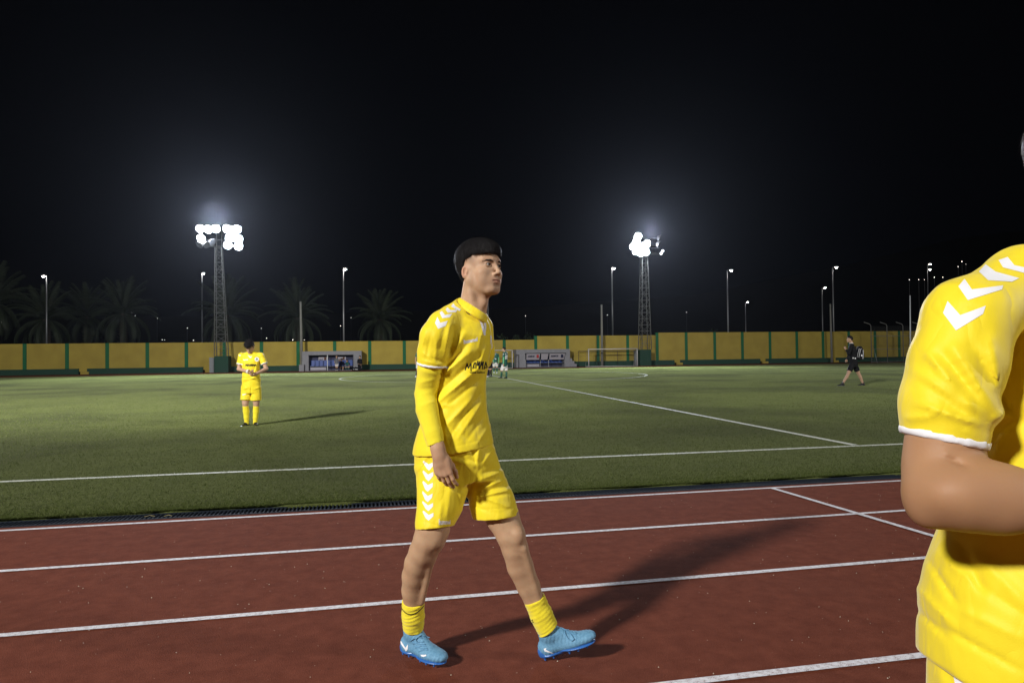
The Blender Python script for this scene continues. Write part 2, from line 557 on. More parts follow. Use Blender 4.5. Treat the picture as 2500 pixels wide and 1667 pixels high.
MT['track'] = ground_mat('red_rubber_track', (0.120, 0.031, 0.017), (0.165, 0.046, 0.026), 9, .9, .08,
                         fleck=[(26, .055, (.62, .55, .45)), (11, .035, (.75, .70, .66)), (14, .06, (.05, .02, .015))],
                         bumps=((150, .6, .006), (420, .6, .003)), extra=[(1.3, .58, .85, (.135, .040, .024)), (260, .58, .72, (.25, .095, .060)), (170, .60, .75, (.11, .032, .020))])
MT['turf'] = ground_mat('artificial_turf', (0.195, 0.235, 0.060), (0.275, 0.315, 0.096), 30, .95, .0,
                        bumps=((35, .8, .03), (110, .9, .02)), extra=[(.22, .46, .62, (.110, .130, .044)), (1.7, .50, .85, (.150, .185, .050)), (210, .56, .68, (.22, .25, .11))],
                        streak=((1.2, 18, 1), (.150, .185, .050)))
MT['earth'] = ground_mat('dark_earth', (0.030, 0.026, 0.020), (0.055, 0.048, 0.036), 2, .95, .1)
MT['track_line'] = paint_mat('white_lane_paint', (.74, .73, .78), (.16, .06, .045), (45, .40, .66), (240, .44, .58))
MT['turf_line'] = paint_mat('white_turf_paint', (.60, .62, .55), (.10, .13, .045), (25, .50, .72), (160, .46, .62))
MT['far_line'] = mat('white_turf_line', (.55, .58, .44), .8, .2)


def sheet(name, x0, x1, y0, y1, z, m, nx=1, ny=1, kind='structure'):
    mb = MB()
    for i in range(nx):
        for j in range(ny):
            a, b = x0 + (x1 - x0) * i / nx, x0 + (x1 - x0) * (i + 1) / nx
            c, d = y0 + (y1 - y0) * j / ny, y0 + (y1 - y0) * (j + 1) / ny
            mb.quad((a, c, z), (b, c, z), (b, d, z), (a, d, z))
    o = mb.build(name, m); o['kind'] = kind; return o


sheet('ground', -400, 400, -300, 500, -0.06, MT['earth'])
sheet('running_track', -60, 75, -14, TRK_Y, 0.0, MT['track'])
sheet('far_running_track', -60, 75, Y_TURF1, YW, 0.0, MT['track'])
# turf slightly proud, its near edge a little uneven over the drain
mb = MB()
N = 260
xs = np.linspace(-60, 75, 541)
ed = Y_TURF0 + 0.020 * np.sin(xs * 2.1) + 0.018 * np.sin(xs * 5.3 + 1) + 0.012 * np.sin(xs * 13 + 2) + 0.008 * np.sin(xs * 29)
for i in range(len(xs) - 1):
    mb.quad((xs[i], ed[i], .022), (xs[i + 1], ed[i + 1], .022), (xs[i + 1], Y_TURF1, .022), (xs[i], Y_TURF1, .022))
    mb.quad((xs[i], ed[i] - .01, -.02), (xs[i + 1], ed[i + 1] - .01, -.02), (xs[i + 1], ed[i + 1], .022), (xs[i], ed[i], .022))
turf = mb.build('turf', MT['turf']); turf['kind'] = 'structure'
TZ = 0.026


def strip(name, pts, w, z, m, kind='structure', seg=1):
    mb = MB(); P = [np.array((p[0], p[1]), float) for p in pts]
    L, R_ = [], []
    for i, p in enumerate(P):
        t = P[min(i + 1, len(P) - 1)] - P[max(i - 1, 0)]; t /= np.linalg.norm(t)
        n = np.array((-t[1], t[0])) * w / 2
        L.append(p + n); R_.append(p - n)
    for i in range(len(P) - 1):
        mb.quad((*R_[i], z), (*R_[i + 1], z), (*L[i + 1], z), (*L[i], z))
    o = mb.build(name, m); o['kind'] = kind; return o


def through(a, b, x0, x1):
    a, b = np.array(a), np.array(b); k = (b[1] - a[1]) / (b[0] - a[0])
    return [(x0, a[1] + (x0 - a[0]) * k), (x1, a[1] + (x1 - a[0]) * k)]


for k, (a, b) in enumerate((((-2.91, 6.08), (5.22, 6.09)), ((-2.37, 4.93), (4.31, 4.97)), ((-1.82, 3.79), (2.14, 3.815)), ((1.31, 2.62), (2.34, 2.622)), ((0, 1.46), (1, 1.46)), ((0, .30), (1, .30)))):
    strip('lane_line', through(a, b, -40, 50), .048, .004, MT['track_line'])
strip('start_line', [(3.775, 6.055), (3.915, 4.13), (4.02, 2.7), (4.2, .3)], .052, .008, MT['track_line'])
strip('touch_line', through((-4.0, 8.36), (7.12, 8.27), -45, 50), .085, TZ, MT['turf_line'])
strip('halfway_line', [(6.46, 8.33), (6.55, 20), (6.66, 34), (6.85, Y_TURF1 - 1.5)], .105, TZ + .004, MT['turf_line'])
strip('centre_circle', [(6.70 + 8.69 * math.cos(t), 39.1 + 8.69 * math.sin(t)) for t in np.linspace(0, 2 * math.pi, 97)], .12, TZ + .004, MT['far_line'])
strip('far_touch_line', [(32.5, 54.3), (60, 54.3)], .12, TZ + .002, MT['far_line'])
strip('penalty_area_line', [(37.3, 48.0), (44, 48.2)], .12, TZ + .002, MT['far_line'])
strip('penalty_area_line', [(-12.0, 49.5), (-3.0, 49.5)], .10, TZ + .002, MT['far_line'])

# drain channel between turf and track
MT['drain'] = mat('dark_drain_plastic', (0.012, 0.017, 0.026), .8, .15, bump=(40, .4, .01))
dr = empty('drain_channel', (0, 6.3, 0), 'black slotted drain channel between the grass and the red track', 'drain')
b0 = (0, 6.3, 0)
mb = MB(); mb.box(-30, 40, TRK_Y + .002, TRK_Y + .022, -.05, .006); mb.build('edge_rail', MT['drain'], dr, b0)
mb = MB(); mb.box(-30, 40, 6.385, 6.40, -.05, .006); mb.build('edge_rail', MT['drain'], dr, b0)
mb = MB(); mb.box(-30, 40, TRK_Y + .022, 6.385, -.055, -.045); mb.build('channel_floor', MT['black_kit'], dr, b0)
mb = MB()
x = -9.0
while x < 14:
    mb.box(x, x + .014, TRK_Y + .022, 6.385, -.02, .002 + .002 * random.random()); x += .034
o = mb.build('grate_bars', MT['drain'], dr, b0); o['kind'] = 'stuff'

# grass blades over the near turf and its lines
def grass():
    n = 520000
    u = rng.random(n)
    Y = 6.40 + 34 * u ** 2.7
    keep = rng.random(n) > np.clip((Y - 14) / 24, 0, 1)
    Y = Y[keep]; n = len(Y)
    half = 1.02 * Y
    X = (rng.random(n) * 2 - 1) * half + Y * 0.15
    ed_i = np.interp(X, xs, ed)
    ok = Y > ed_i - .03
    X, Y = X[ok], Y[ok]; n = len(X)
    hgt = rng.uniform(.012, .030, n); wd = rng.uniform(.0016, .0032, n) * (1 + np.clip((Y - 7) / 6, 0, 2.2))
    an = rng.uniform(0, math.pi * 2, n); lean = rng.uniform(.2, 1.3, n) * hgt; la = rng.uniform(0, 2 * math.pi, n)
    V = np.empty((n, 3, 3), np.float32)
    V[:, 0, 0] = X - np.cos(an) * wd; V[:, 0, 1] = Y - np.sin(an) * wd; V[:, 0, 2] = .018
    V[:, 1, 0] = X + np.cos(an) * wd; V[:, 1, 1] = Y + np.sin(an) * wd; V[:, 1, 2] = .018
    V[:, 2, 0] = X + np.cos(la) * lean; V[:, 2, 1] = Y + np.sin(la) * lean; V[:, 2, 2] = .018 + hgt * .85
    F = np.arange(n * 3).reshape(n, 3)
    tl = 8.36 + (X + 4) * (-.09 / 11.12)
    on = (np.abs(Y - tl) < .043 + .012 * rng.standard_normal(n)) | ((np.abs(X - 6.46 - (Y - 8.33) * .0077) < .052) & (Y > 8.33))
    r = rng.random(n)
    mi = np.where(on & (r < .62), 3, np.where(r < .45, 0, np.where(r < .80, 1, 2)))
    ms = [mat('blade_dark', (.115, .155, .036), .8, .05), mat('blade_mid', (.155, .200, .048), .8, .05), mat('blade_pale', (.26, .30, .11), .7, .1), mat('blade_white', (.62, .64, .56), .6, .3)]
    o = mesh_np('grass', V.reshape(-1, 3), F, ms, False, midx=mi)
    o['kind'] = 'stuff'
    props(o, 'short green artificial grass blades covering the near side of the pitch', 'grass')


grass()

# darker turf tone along the track, with floodlight falloff painted into its colour
def darken_near_turf(m, y0, y1, dark):
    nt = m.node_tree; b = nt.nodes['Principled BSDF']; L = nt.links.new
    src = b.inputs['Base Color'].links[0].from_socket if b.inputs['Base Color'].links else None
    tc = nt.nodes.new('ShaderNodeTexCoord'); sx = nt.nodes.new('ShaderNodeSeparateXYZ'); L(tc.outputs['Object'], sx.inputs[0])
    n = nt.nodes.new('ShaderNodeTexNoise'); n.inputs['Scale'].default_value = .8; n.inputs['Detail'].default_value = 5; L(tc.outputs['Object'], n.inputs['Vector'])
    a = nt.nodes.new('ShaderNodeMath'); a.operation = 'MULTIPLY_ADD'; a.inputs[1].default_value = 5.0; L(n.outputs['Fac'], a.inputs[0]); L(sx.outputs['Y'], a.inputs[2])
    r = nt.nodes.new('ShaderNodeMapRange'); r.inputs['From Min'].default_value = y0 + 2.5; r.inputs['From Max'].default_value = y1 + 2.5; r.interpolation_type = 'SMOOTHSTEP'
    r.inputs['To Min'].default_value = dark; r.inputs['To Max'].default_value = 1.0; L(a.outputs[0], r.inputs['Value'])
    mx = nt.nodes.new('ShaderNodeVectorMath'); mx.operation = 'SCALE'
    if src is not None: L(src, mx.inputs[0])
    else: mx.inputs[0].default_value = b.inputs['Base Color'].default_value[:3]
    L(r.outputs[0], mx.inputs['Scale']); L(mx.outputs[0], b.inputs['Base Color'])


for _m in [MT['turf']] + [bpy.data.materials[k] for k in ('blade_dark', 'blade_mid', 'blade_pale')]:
    darken_near_turf(_m, 9.5, 18.0, .42)
_b = MT['turf'].node_tree.nodes['Principled BSDF']
_b.inputs['Sheen Weight'].default_value = 0.10; _b.inputs['Sheen Roughness'].default_value = .45; _b.inputs['Sheen Tint'].default_value = (.86, .90, .66, 1)

# loose pale grit and bits of turf lying on the track and in the grass
mb = MB()
for i in range(420):
    y = 1.6 + 4.4 * random.random() ** 1.2; x = random.uniform(-1.0 * y, 1.35 * y); s = random.uniform(.0012, .0034)
    z = .001
    P = [(x + random.uniform(-s, s), y + random.uniform(-s, s), z) for _ in range(3)]
    mb.add([(x - s, y - s * .6, z), (x + s, y - s * .4, z), (x, y + s, z), (x, y, z + s * 1.2)], [(0, 1, 3), (1, 2, 3), (2, 0, 3), (0, 2, 1)])
gr = mb.build('grit', mat('pale_grit', (.60, .54, .44), .8, .2)); gr['kind'] = 'stuff'; props(gr, 'scattered pale grit lying on the red track', 'grit')
for (px, py, L_) in ((410, 1265, .06), (365, 1266, .08), (690, 1236, .13), (890, 1222, .05)):
    g0 = G(px, py); z0 = .03
    mb = MB(); mb.tube([(g0[0] - L_ / 2, g0[1], z0 - .01), (g0[0], g0[1] + .01, z0 - .002), (g0[0] + L_ / 2, g0[1], z0 - .010)], .0013, 5)
    props(mb.build('dry_stalk', mat('straw', (.50, .42, .20), .7, .2)), {410: 'short straw on the drain at far left of the channel', 365: 'pale straw lying over the drain edge beside another short straw', 690: 'long bent pale straw on the black drain left of the walking player', 890: 'small straw curled at the drain beside the walking player'}[px], 'straw', 'dry stalks on the drain')

# ------------------------------------------------------------------ far wall
MT['wall_yellow'] = mat('yellow_wall_paint', (.47, .36, .075), .9, .1, noise=(.9, .7, (.38, .285, .062), 9), bump=(8, .25, .02))
MT['wall_green'] = mat('green_wall_paint', (.022, .16, .065), .8, .2, noise=(2, .4, (.03, .13, .07)), bump=(8, .2, .02))
MT['plinth_green'] = mat('dark_green_plinth', (.026, .075, .050), .85, .2, noise=(1.5, .5, (.035, .070, .058)), bump=(6, .3, .03))
MT['concrete'] = mat('grey_concrete', (.30, .30, .335), .9, .2, noise=(3, .5, (.23, .23, .26)), bump=(12, .4, .02))
ZA, ZB, ZC = 2.55, 2.90, 3.15
wb = (0, YW, 0)
wall = empty('boundary_wall', wb, 'long yellow wall with green pilasters and dark green base behind the pitch', 'wall')
pxs = [-340, -240, -140, -40, 60.5, 164, 262, 360, 455.5, 548, 638.7, 728, 817.5, 903, 987.5, 1070, 1151, 1231.5, 1308.5, 1386, 1460.5, 1533, 1605, 1676, 1745.5, 1813, 1880.5, 1946, 2010, 2073, 2137, 2196, 2254, 2311, 2366, 2420, 2472, 2523, 2572, 2620]
X_ = [AT(p, YW)[0] for p in pxs]
for i, (p, x) in enumerate(zip(pxs, X_)):
    zt = ZA if p < 1300 else (ZB if p < 1600 else ZC)
    mb = MB(); mb.box(x - .14, x + .14, YW - .045, YW + .20, .42, zt + .006)
    mb.build('pilaster', MT['wall_green'], wall, wb)
    if i + 1 < len(X_):
        zt = ZA if pxs[i + 1] < 1310 else (ZB if pxs[i + 1] < 1606 else ZC)
        mb = MB(); mb.box(x + .14, X_[i + 1] - .14, YW, YW + .18, .30, zt)
        mb.build('wall_panel', MT['wall_yellow'], wall, wb)
brk = [-60, 207, 508, 1650, 1858, 2029, 2400]
bx = [X_[0]] + [AT(p, YW)[0] for p in brk] + [X_[-1]]
for i in range(len(bx) - 1):
    mb = MB()
    mb.box(bx[i] + (.32 if i else 0), bx[i + 1] - .32, YW - .42, YW - .002, 0, .47)
    mb.build('base_ledge', MT['plinth_green'], wall, wb)
    if i:
        x = bx[i]
        mb = MB(); mb.box(x - .30, x + .30, YW - .30, YW - .002, .22, .465); mb.box(x - .12, x + .48, YW - .55, YW - .31, 0, .215)
        mb.build('yellow_step', MT['wall_yellow'], wall, wb)

# ------------------------------------------------------------------ dugouts
MT['seat_blue'] = mat('blue_plastic_seat', (.010, .060, .33), .35, .5)
MT['sign_white'] = mat('white_sign', (.42, .40, .46), .5, .3)
MT['dug_wall'] = mat('dugout_back', (.060, .062, .115), .8, .2, noise=(2, .4, (.09, .09, .14)))
MT['steel'] = mat('galvanised_steel', (.32, .33, .35), .45, .5, metal=.6)
MT['dark_metal'] = mat('dark_metal', (.03, .03, .035), .5, .5)
MT['red_print'] = mat('red_print', (.42, .04, .04), .6, .2)
MT['brown_print'] = mat('brown_print', (.12, .05, .03), .6, .2)
MT['sign_text'] = mat('dark_blue_print', (.015, .02, .06), .6, .2)


def flat_text(txt, x, y, z, h, w, m, parent, base, name='lettering', shear=0.0, back=False):
    cu = bpy.data.curves.new(name, 'FONT'); cu.body = txt; cu.size = 1; cu.offset = .02; cu.extrude = .01; cu.shear = shear; cu.resolution_u = 2
    o = bpy.data.objects.new(name, cu); COL.objects.link(o)
    dg = bpy.context.evaluated_depsgraph_get(); me = bpy.data.meshes.new_from_object(o.evaluated_get(dg)); bpy.data.objects.remove(o); bpy.data.curves.remove(cu)
    V = np.empty(len(me.vertices) * 3, np.float32); me.vertices.foreach_get('co', V); V = V.reshape(-1, 3)
    x0, x1, y0, y1 = V[:, 0].min(), V[:, 0].max(), V[:, 1].min(), V[:, 1].max()
    P = np.empty_like(V); P[:, 0] = x + (V[:, 0] - x0) / (x1 - x0) * w; P[:, 2] = z + (V[:, 1] - y0) / (y1 - y0) * h; P[:, 1] = y - V[:, 2] * .2
    P -= np.asarray(base, np.float32)
    me.vertices.foreach_set('co', P.ravel()); me.materials.clear(); me.materials.append(m); me.update()
    o = bpy.data.objects.new(name, me); return link(o, parent)


def seat(x, y, parent, base):
    mb = MB()
    mb.box(x - .21, x + .21, y - .20, y + .20, .40, .44)
    mb.box(x - .20, x + .20, y + .17, y + .21, .44, .86)
    mb.box(x - .17, x + .17, y + .165, y + .205, .86, .90)
    s = mb.build('seat', MT['seat_blue'], parent, base); return s


def dugout(pl, pr, ztop_px, opl, opr, label, kind):
    yf = YW - 1.55
    x0, x1 = AT(pl, yf)[0], AT(pr, yf)[0]; o0, o1 = AT(opl, yf)[0], AT(opr, yf)[0]
    zt = ZAT((x0 + x1) / 2, yf, ztop_px); zo = zt - .33
    base = ((x0 + x1) / 2, yf + .7, 0)
    r = empty('dugout', base, label, 'dugout', 'team dugouts by the far wall')
    mb = MB(); mb.box(x0, o0, yf, YW - .44, 0, zo); mb.build('side_wall', MT['concrete'], r, base)
    mb = MB(); mb.box(o1, x1, yf, YW - .44, 0, zo); mb.build('side_wall', MT['concrete'], r, base)
    mb = MB(); mb.box(x0, x1, yf, YW - .05, zo + .002, zt); mb.build('roof', MT['concrete'], r, base)
    mb = MB(); mb.box(o0, o1, YW - .52, YW - .45, 0, zo); mb.build('back_wall', MT['dug_wall'], r, base)
    mb = MB(); mb.box(o0, o1, yf - .02, YW - .46, -.01, .03); mb.build('floor_slab', MT['concrete'], r, base)
    mb = MB(); mb.box(o0, o1, yf + .30, yf + .36, .34, .395); mb.build('bench_rail', MT['dark_metal'], r, base)
    mb = MB(); mb.box(o0 + .05, o0 + (o1 - o0) * .38, yf + .50, yf + .56, .06, .30); mb.build('white_board', MT['sign_white'], r, base)
    n = 10
    for i in range(n):
        seat(o0 + .3 + (o1 - o0 - .6) * i / (n - 1), yf + .62, r, base)
    W_ = o1 - o0
    if kind == 1:
        for a, b, zz in ((.20, .41, 1), (.64, .82, 2)):
            mb = MB(); xa, xb = o0 + W_ * a, o0 + W_ * b; mb.box(xa, xb, YW - .60, YW - .56, zo - .72, zo - .16)
            s = mb.build('sign', MT['sign_white'], r, base)
            flat_text('Sport', xa + .06, YW - .61, zo - .50, .20, (xb - xa) * .42, MT['sign_text'], s, base, shear=.3)
            mb = MB(); mb.box(xa + (xb - xa) * .60, xa + (xb - xa) * .84, YW - .612, YW - .60, zo - .52, zo - .20); mb.build('sign_logo', MT['brown_print'], s, base)
        mb = MB(); mb.box(o0 + W_ * .41, o0 + W_ * .425, yf + .02, yf + .06, 0.03, zo - .001); mb.build('post', MT['steel'], r, base)
    else:
        mb = MB(); mb.box(o0 - .02, o1 + .02, yf - .30, yf - .003, zo - .06, zo - .001); mb.build('canopy_edge', MT['dark_metal'], r, base)
        cuts = (0, .37, .58, 1.0)
        for i in range(3):
            xa, xb = o0 + W_ * cuts[i] + .05, o0 + W_ * cuts[i + 1] - .05
            mb = MB(); mb.add([(xa, yf - .28, zo - .07), (xb, yf - .28, zo - .07), (xb - .05, yf - .06, zo - .62), (xa + .02, yf - .06, zo - .62), (xa, yf - .25, zo - .07), (xb, yf - .25, zo - .07), (xb - .05, yf - .03, zo - .62), (xa + .02, yf - .03, zo - .62)],
                              [(0, 3, 2, 1), (4, 5, 6, 7), (0, 1, 5, 4), (2, 3, 7, 6), (1, 2, 6, 5), (0, 4, 7, 3)])
            s = mb.build('front_panel', MT['sign_white'], r, base)
            if i != 1:
                t = flat_text('ARMOR', xa + .10, yf - .24, zo - .38, .17, (xb - xa) * .50, MT['sign_text'], s, base, shear=.35)
                mb = MB(); mb.box(xa + (xb - xa) * .74, xa + (xb - xa) * .90, yf - .245, yf - .235, zo - .44, zo - .16)
                mb.build('sign_logo', MT['red_print'] if i == 0 else MT['sign_text'], s, base)
        for c in (0, .37, .58, .995):
            xa = o0 + W_ * c
            mb = MB(); mb.box(xa - .015, xa + .025, yf - .05, yf - .01, 0.03, zo - .62); mb.build('post', MT['steel'], r, base)
        for k in range(3):
            mb = MB(); mb.box(x1 + .002 + .22 * k, x1 + .22 * (k + 1), yf + .1, yf + .9, 0, .78 - .25 * k); mb.build('step', MT['concrete'], r, base)
    return r


dugout(738, 883, 857, 753.5, 863, 'open grey dugout with blue seats and people inside, left of the walking player', 1)
dugout(1261, 1392, 852.5, 1283, 1379, 'grey dugout with tilted white front panels and side steps, empty blue seats', 2)

# ------------------------------------------------------------------ goals
MT['goal_white'] = mat('white_goal_paint', (.62, .60, .60), .5, .4)
MT['net'] = mat('dark_net', (.10, .10, .10), .8, .2)


def goal(pa, pb, ytop, ybase, Y, label):
    a, b = AT(pa, Y), AT(pb, Y); h = ZAT(a[0], Y, ytop); base = ((a[0] + b[0]) / 2, Y, 0)
    r = empty('football_goal', base, label, 'goal', 'small white goals by the far wall')
    for x in (a[0], b[0]):
        mb = MB(); mb.tube([(x, Y, 0), (x, Y, h - .05)], .045, 10); mb.build('post', MT['goal_white'], r, base, True)
        mb = MB(); mb.tube([(x, Y, h - .06), (x, Y + .35, h - .10), (x, Y + 1.0, .03), (x, Y, .03)], .022, 8); mb.build('side_frame', MT['goal_white'], r, base, True)
    mb = MB(); mb.tube([(a[0] - .045, Y, h), (b[0] + .045, Y, h)], .045, 10); mb.build('crossbar', MT['goal_white'], r, base, True)
    mb = MB(); mb.tube([(a[0] - .3, Y + .02, .03), (b[0], Y + .02, .03)], .03, 8); mb.build('ground_bar', MT['goal_white'], r, base, True)
    mb = MB()
    n = int((b[0] - a[0]) / .22)
    for i in range(n + 1):
        x = a[0] + (b[0] - a[0]) * i / n
        mb.tube([(x, Y + .03, h - .02), (x, Y + .35, h - .12), (x, Y + 1.0, .03)], .0022, 3, False)
    for t in np.linspace(0, 1, 9):
        y_, z_ = Y + .35 + .65 * t, (h - .12) * (1 - t) + .03 * t
        mb.tube([(a[0], y_, z_), (b[0], y_, z_)], .0022, 3, False)
    o = mb.build('net', MT['net'], r, base); o['kind'] = 'stuff'


goal(1437.5, 1556, 852.5, 893, 59.3, 'white small goal in front of the wall beside the right floodlight mast')
goal(1136, 1251, 856, 898, 58.5, 'white small goal left of the panelled dugout, mostly behind the players')

# handrail, boxes
MT['box_grey'] = mat('grey_box', (.26, .28, .30), .6, .3, noise=(6, .4, (.20, .22, .24)))
hb = AT(1480, YW - .6)
hr = empty('handrail', hb, 'thin dark handrail along the wall behind the right-hand small goal', 'handrail')
xa, xb = AT(1412, YW - .55)[0], AT(1556, YW - .55)[0]
mb = MB(); mb.tube([(xa, YW - .6, 1.42), (xb, YW - .6, 1.42)], .03, 8); mb.build('rail', MT['dark_metal'], hr, hb, True)
for t in (0, .33, .66, 1):
    x = xa + (xb - xa) * t; mb = MB(); mb.tube([(x, YW - .6, 0.0), (x, YW - .6, 1.42)], .022, 8); mb.build('rail_post', MT['dark_metal'], hr, hb, True)


def boxy(name, px0, px1, ytop, Y, dep, label, cat, m, lid=True):
    a, b = AT(px0, Y), AT(px1, Y); z = ZAT(a[0], Y, ytop); base = ((a[0] + b[0]) / 2, Y + dep / 2, 0)
    r = empty(name, base, label, cat)
    mb = MB(); mb.box(a[0], b[0], Y, Y + dep, 0, z - .04); mb.build('body', m, r, base)
    mb = MB(); mb.box(a[0] - .02, b[0] + .02, Y - .02, Y + dep, z - .038, z); mb.build('lid', m, r, base)
    if lid:
        mb = MB(); mb.box(a[0] + .05, b[0] - .05, Y - .012, Y - .002, .10, z - .10); mb.build('door', m, r, base)


boxy('electric_box', 511, 522, 872.5, 60.6, .3, 'pale grey electric cabinet left of the left floodlight mast base', 'cabinet', MT['box_grey'])
boxy('electric_box', 1550.5, 1560, 857, 61.0, .3, 'pale grey electric cabinet between the goal post and the right mast base', 'cabinet', MT['box_grey'])
boxy('concrete_block', 730, 742, 890, 60.3, .6, 'low grey concrete block at the foot of the pole left of the dugout', 'block', MT['concrete'], False)

# ------------------------------------------------------------------ floodlight masts
MT['mast'] = mat('galvanised_mast', (.22, .23, .23), .6, .4, metal=.3, noise=(3, .4, (.14, .13, .12)))
MT['lamp_on'] = mat('lit_flood_lens', (1, 1, 1), .3, emit=((.90, .94, 1.0), 160))
MT['lamp_house'] = mat('lamp_housing', (.16, .16, .17), .5, .4, metal=.4)
MT['lamp_off'] = mat('unlit_lens', (.20, .22, .26), .15, .7)


def mast(pxb, w_b, w_t, ytop_plinth, pl, pr, Y, lit, unlit, pxt, ytop, label):
    b = AT(pxb, Y + .6); base = (b[0], Y + .6, 0)
    D = (b - CAM) @ C_F
    r = empty('floodlight_mast', base, label, 'floodlight mast', 'floodlight masts by the far wall')
    x0, x1 = AT(pl, Y)[0], AT(pr, Y)[0]; zp = ZAT(b[0], Y, ytop_plinth)
    mb = MB(); mb.box(x0, x1, Y, Y + 1.2, 0, zp); mb.build('plinth', MT['plinth_green'], r, base)
    t = AT(pxt, Y + .6, 10); zt = ZAT(t[0], Y + .6, ytop)
    cb, ct = np.array((b[0], Y + .6, zp)), np.array((t[0], Y + .6, zt))
    corners = [(-1, -1), (1, -1), (1, 1), (-1, 1)]
    def pt(c, s): return cb * (1 - s) + ct * s + np.array((c[0], c[1], 0)) * ((w_b * (1 - s) + w_t * s) / 2)
    for c in corners:
        mb = MB(); mb.tube([pt(c, 0), pt(c, 1)], [.035, .026], 6); mb.build('mast_leg', MT['mast'], r, base, True)
    nb = 15
    for i in range(nb):
        mb = MB()
        for k in range(4):
            a, c = corners[k], corners[(k + 1) % 4]
            s0, s1 = i / nb, (i + 1) / nb
            p, q = (pt(a, s0), pt(c, s1)) if i % 2 else (pt(c, s0), pt(a, s1))
            mb.tube([p, q], .013, 4, False); mb.tube([pt(a, s1), pt(c, s1)], .013, 4, False)
        mb.build('brace', MT['mast'], r, base)
    # head frame
    rows = sorted({round(y / 12) for _, y in lit + unlit})
    xs_ = [x for x, _ in lit + unlit]
    for y in sorted({y for _, y in lit + unlit if True}, key=float)[::3]:
        a_, b_ = W(min(xs_) - 3, y + 4, D), W(max(xs_) + 3, y + 4, D)
        mb = MB(); mb.tube([(a_[0], Y + .55, a_[2]), (b_[0], Y + .55, a_[2])], .035, 6); mb.build('lamp_bar', MT['mast'], r, base, True)
    for x in (pxt - 6, pxt + 6):
        a_ = W(x, ytop, D); c_ = W(x, min(y for _, y in lit) + 2, D)
        mb = MB(); mb.tube([(a_[0], Y + .6, a_[2] - .6), (a_[0], Y + .6, c_[2])], .035, 6); mb.build('head_upright', MT['mast'], r, base, True)
    for i, (x, y) in enumerate(lit + unlit):
        p = W(x, y, D - .35)
        on = i < len(lit)
        dv = nrm(np.array((random.uniform(-.25, .25), -1.0, -.38)) if on else np.array((random.uniform(.3, .9) * random.choice((-1, 1)), -.4, -.45)))
        a = nrm(np.cross(dv, AX_Z)); u = np.cross(a, dv)
        mb = MB(); mb.tube([p - dv * .30, p - dv * .20, p - dv * .02, p], [.12, .22, .34, .35], 14); h_ = mb.build('flood_lamp', MT['lamp_house'], r, base, True)
        V = [p + dv * .012] + [p + dv * .006 + .32 * (math.cos(th) * a + math.sin(th) * u) for th in np.linspace(0, 2 * math.pi, 17)[:-1]]
        mesh_np('lens', V, [(0, 1 + k, 1 + (k + 1) % 16) for k in range(16)], MT['lamp_on'] if on else MT['lamp_off'], False, h_, base)
    return r


mast(541, .95, .50, 869, 523, 557.5, 60.3,
     [(488.5, 558.8), (508, 560), (527, 558.8), (554, 559), (566, 562), (578, 560), (491, 582), (571, 580.6), (583, 583), (560, 581), (556, 598.7), (582, 601)], [(486, 598), (506, 598), (519, 592)],
     534, 606, 'tall lattice floodlight mast with a wide lamp head, left of the walking player')
mast(1575, .95, .52, 853, 1562, 1590.5, 60.3,
     [(1557.7, 577), (1554, 588), (1545, 601), (1579.5, 595), (1553, 614), (1565, 618), (1578, 616), (1570, 600), (1560, 602)], [(1611, 582), (1609, 597)],
     1572, 628, 'tall lattice floodlight mast with a compact lamp head, right of the walking player')
p = W(1614, 619, 66)
ARM = empty('side_floodlight', p, 'single small lit floodlight hanging just right of the right mast head', 'floodlight')
for dx, dz in ((0, 0), (.16, .24)):
    c = p + dx * AX_R + dz * AX_Z
    mb = MB(); mb.tube([c + .22 * AX_F, c + .02 * AX_F, c], [.06, .12, .14], 10); h_ = mb.build('lamp_head', MT['lamp_house'], ARM, p, True)
    mb = MB(); mb.sphere(c - .02 * AX_F, .105, 10, 6); mb.build('lens', mat('lit_small_lens', (1, 1, 1), emit=((.9, .94, 1), 14)), h_, p, True)
mb = MB(); mb.tube([p + .25 * AX_F, p + .25 * AX_F - 1.1 * AX_R + .2 * AX_Z], .03, 6); mb.build('bracket', MT['mast'], ARM, p, True)

# near masts, behind the photographer: they throw the light on the players
for loc, lab in ((NEAR_A, 'floodlight mast behind the photographer at left'), (NEAR_B, 'floodlight mast behind the photographer at right')):
    base = (loc[0], loc[1] - 1.6, 0)
    r = empty('floodlight_mast', base, lab, 'floodlight mast')
    for c in ((-1, -1), (1, -1), (1, 1), (-1, 1)):
        mb = MB(); mb.tube([(base[0] + .5 * c[0], base[1] + .5 * c[1], 0), (base[0] + .28 * c[0], base[1] + .28 * c[1], loc[2] + .6)], .035, 6); mb.build('mast_leg', MT['mast'], r, base, True)
    mb = MB()
    for i in range(14):
        z0, z1 = i * loc[2] / 14, (i + 1) * loc[2] / 14; w = .5 - .22 * z0 / loc[2]; s = 1 if i % 2 else -1
        for q in (-1, 1):
            mb.tube([(base[0] - s * w, base[1] + q * w, z0), (base[0] + s * w, base[1] + q * w, z1)], .014, 4, False)
            mb.tube([(base[0] + q * w, base[1] - s * w, z0), (base[0] + q * w, base[1] + s * w, z1)], .014, 4, False)
    mb.build('brace', MT['mast'], r, base)
    for i in range(8):
        p = np.array((loc[0] - 1.6 + .46 * i, loc[1] - .9, loc[2] + (.5 if i % 2 else -.1)))
        mb = MB(); mb.tube([p + np.array((0, -.3, .1)), p], [.14, .26], 12); h_ = mb.build('flood_lamp', MT['lamp_house'], r, base, True)

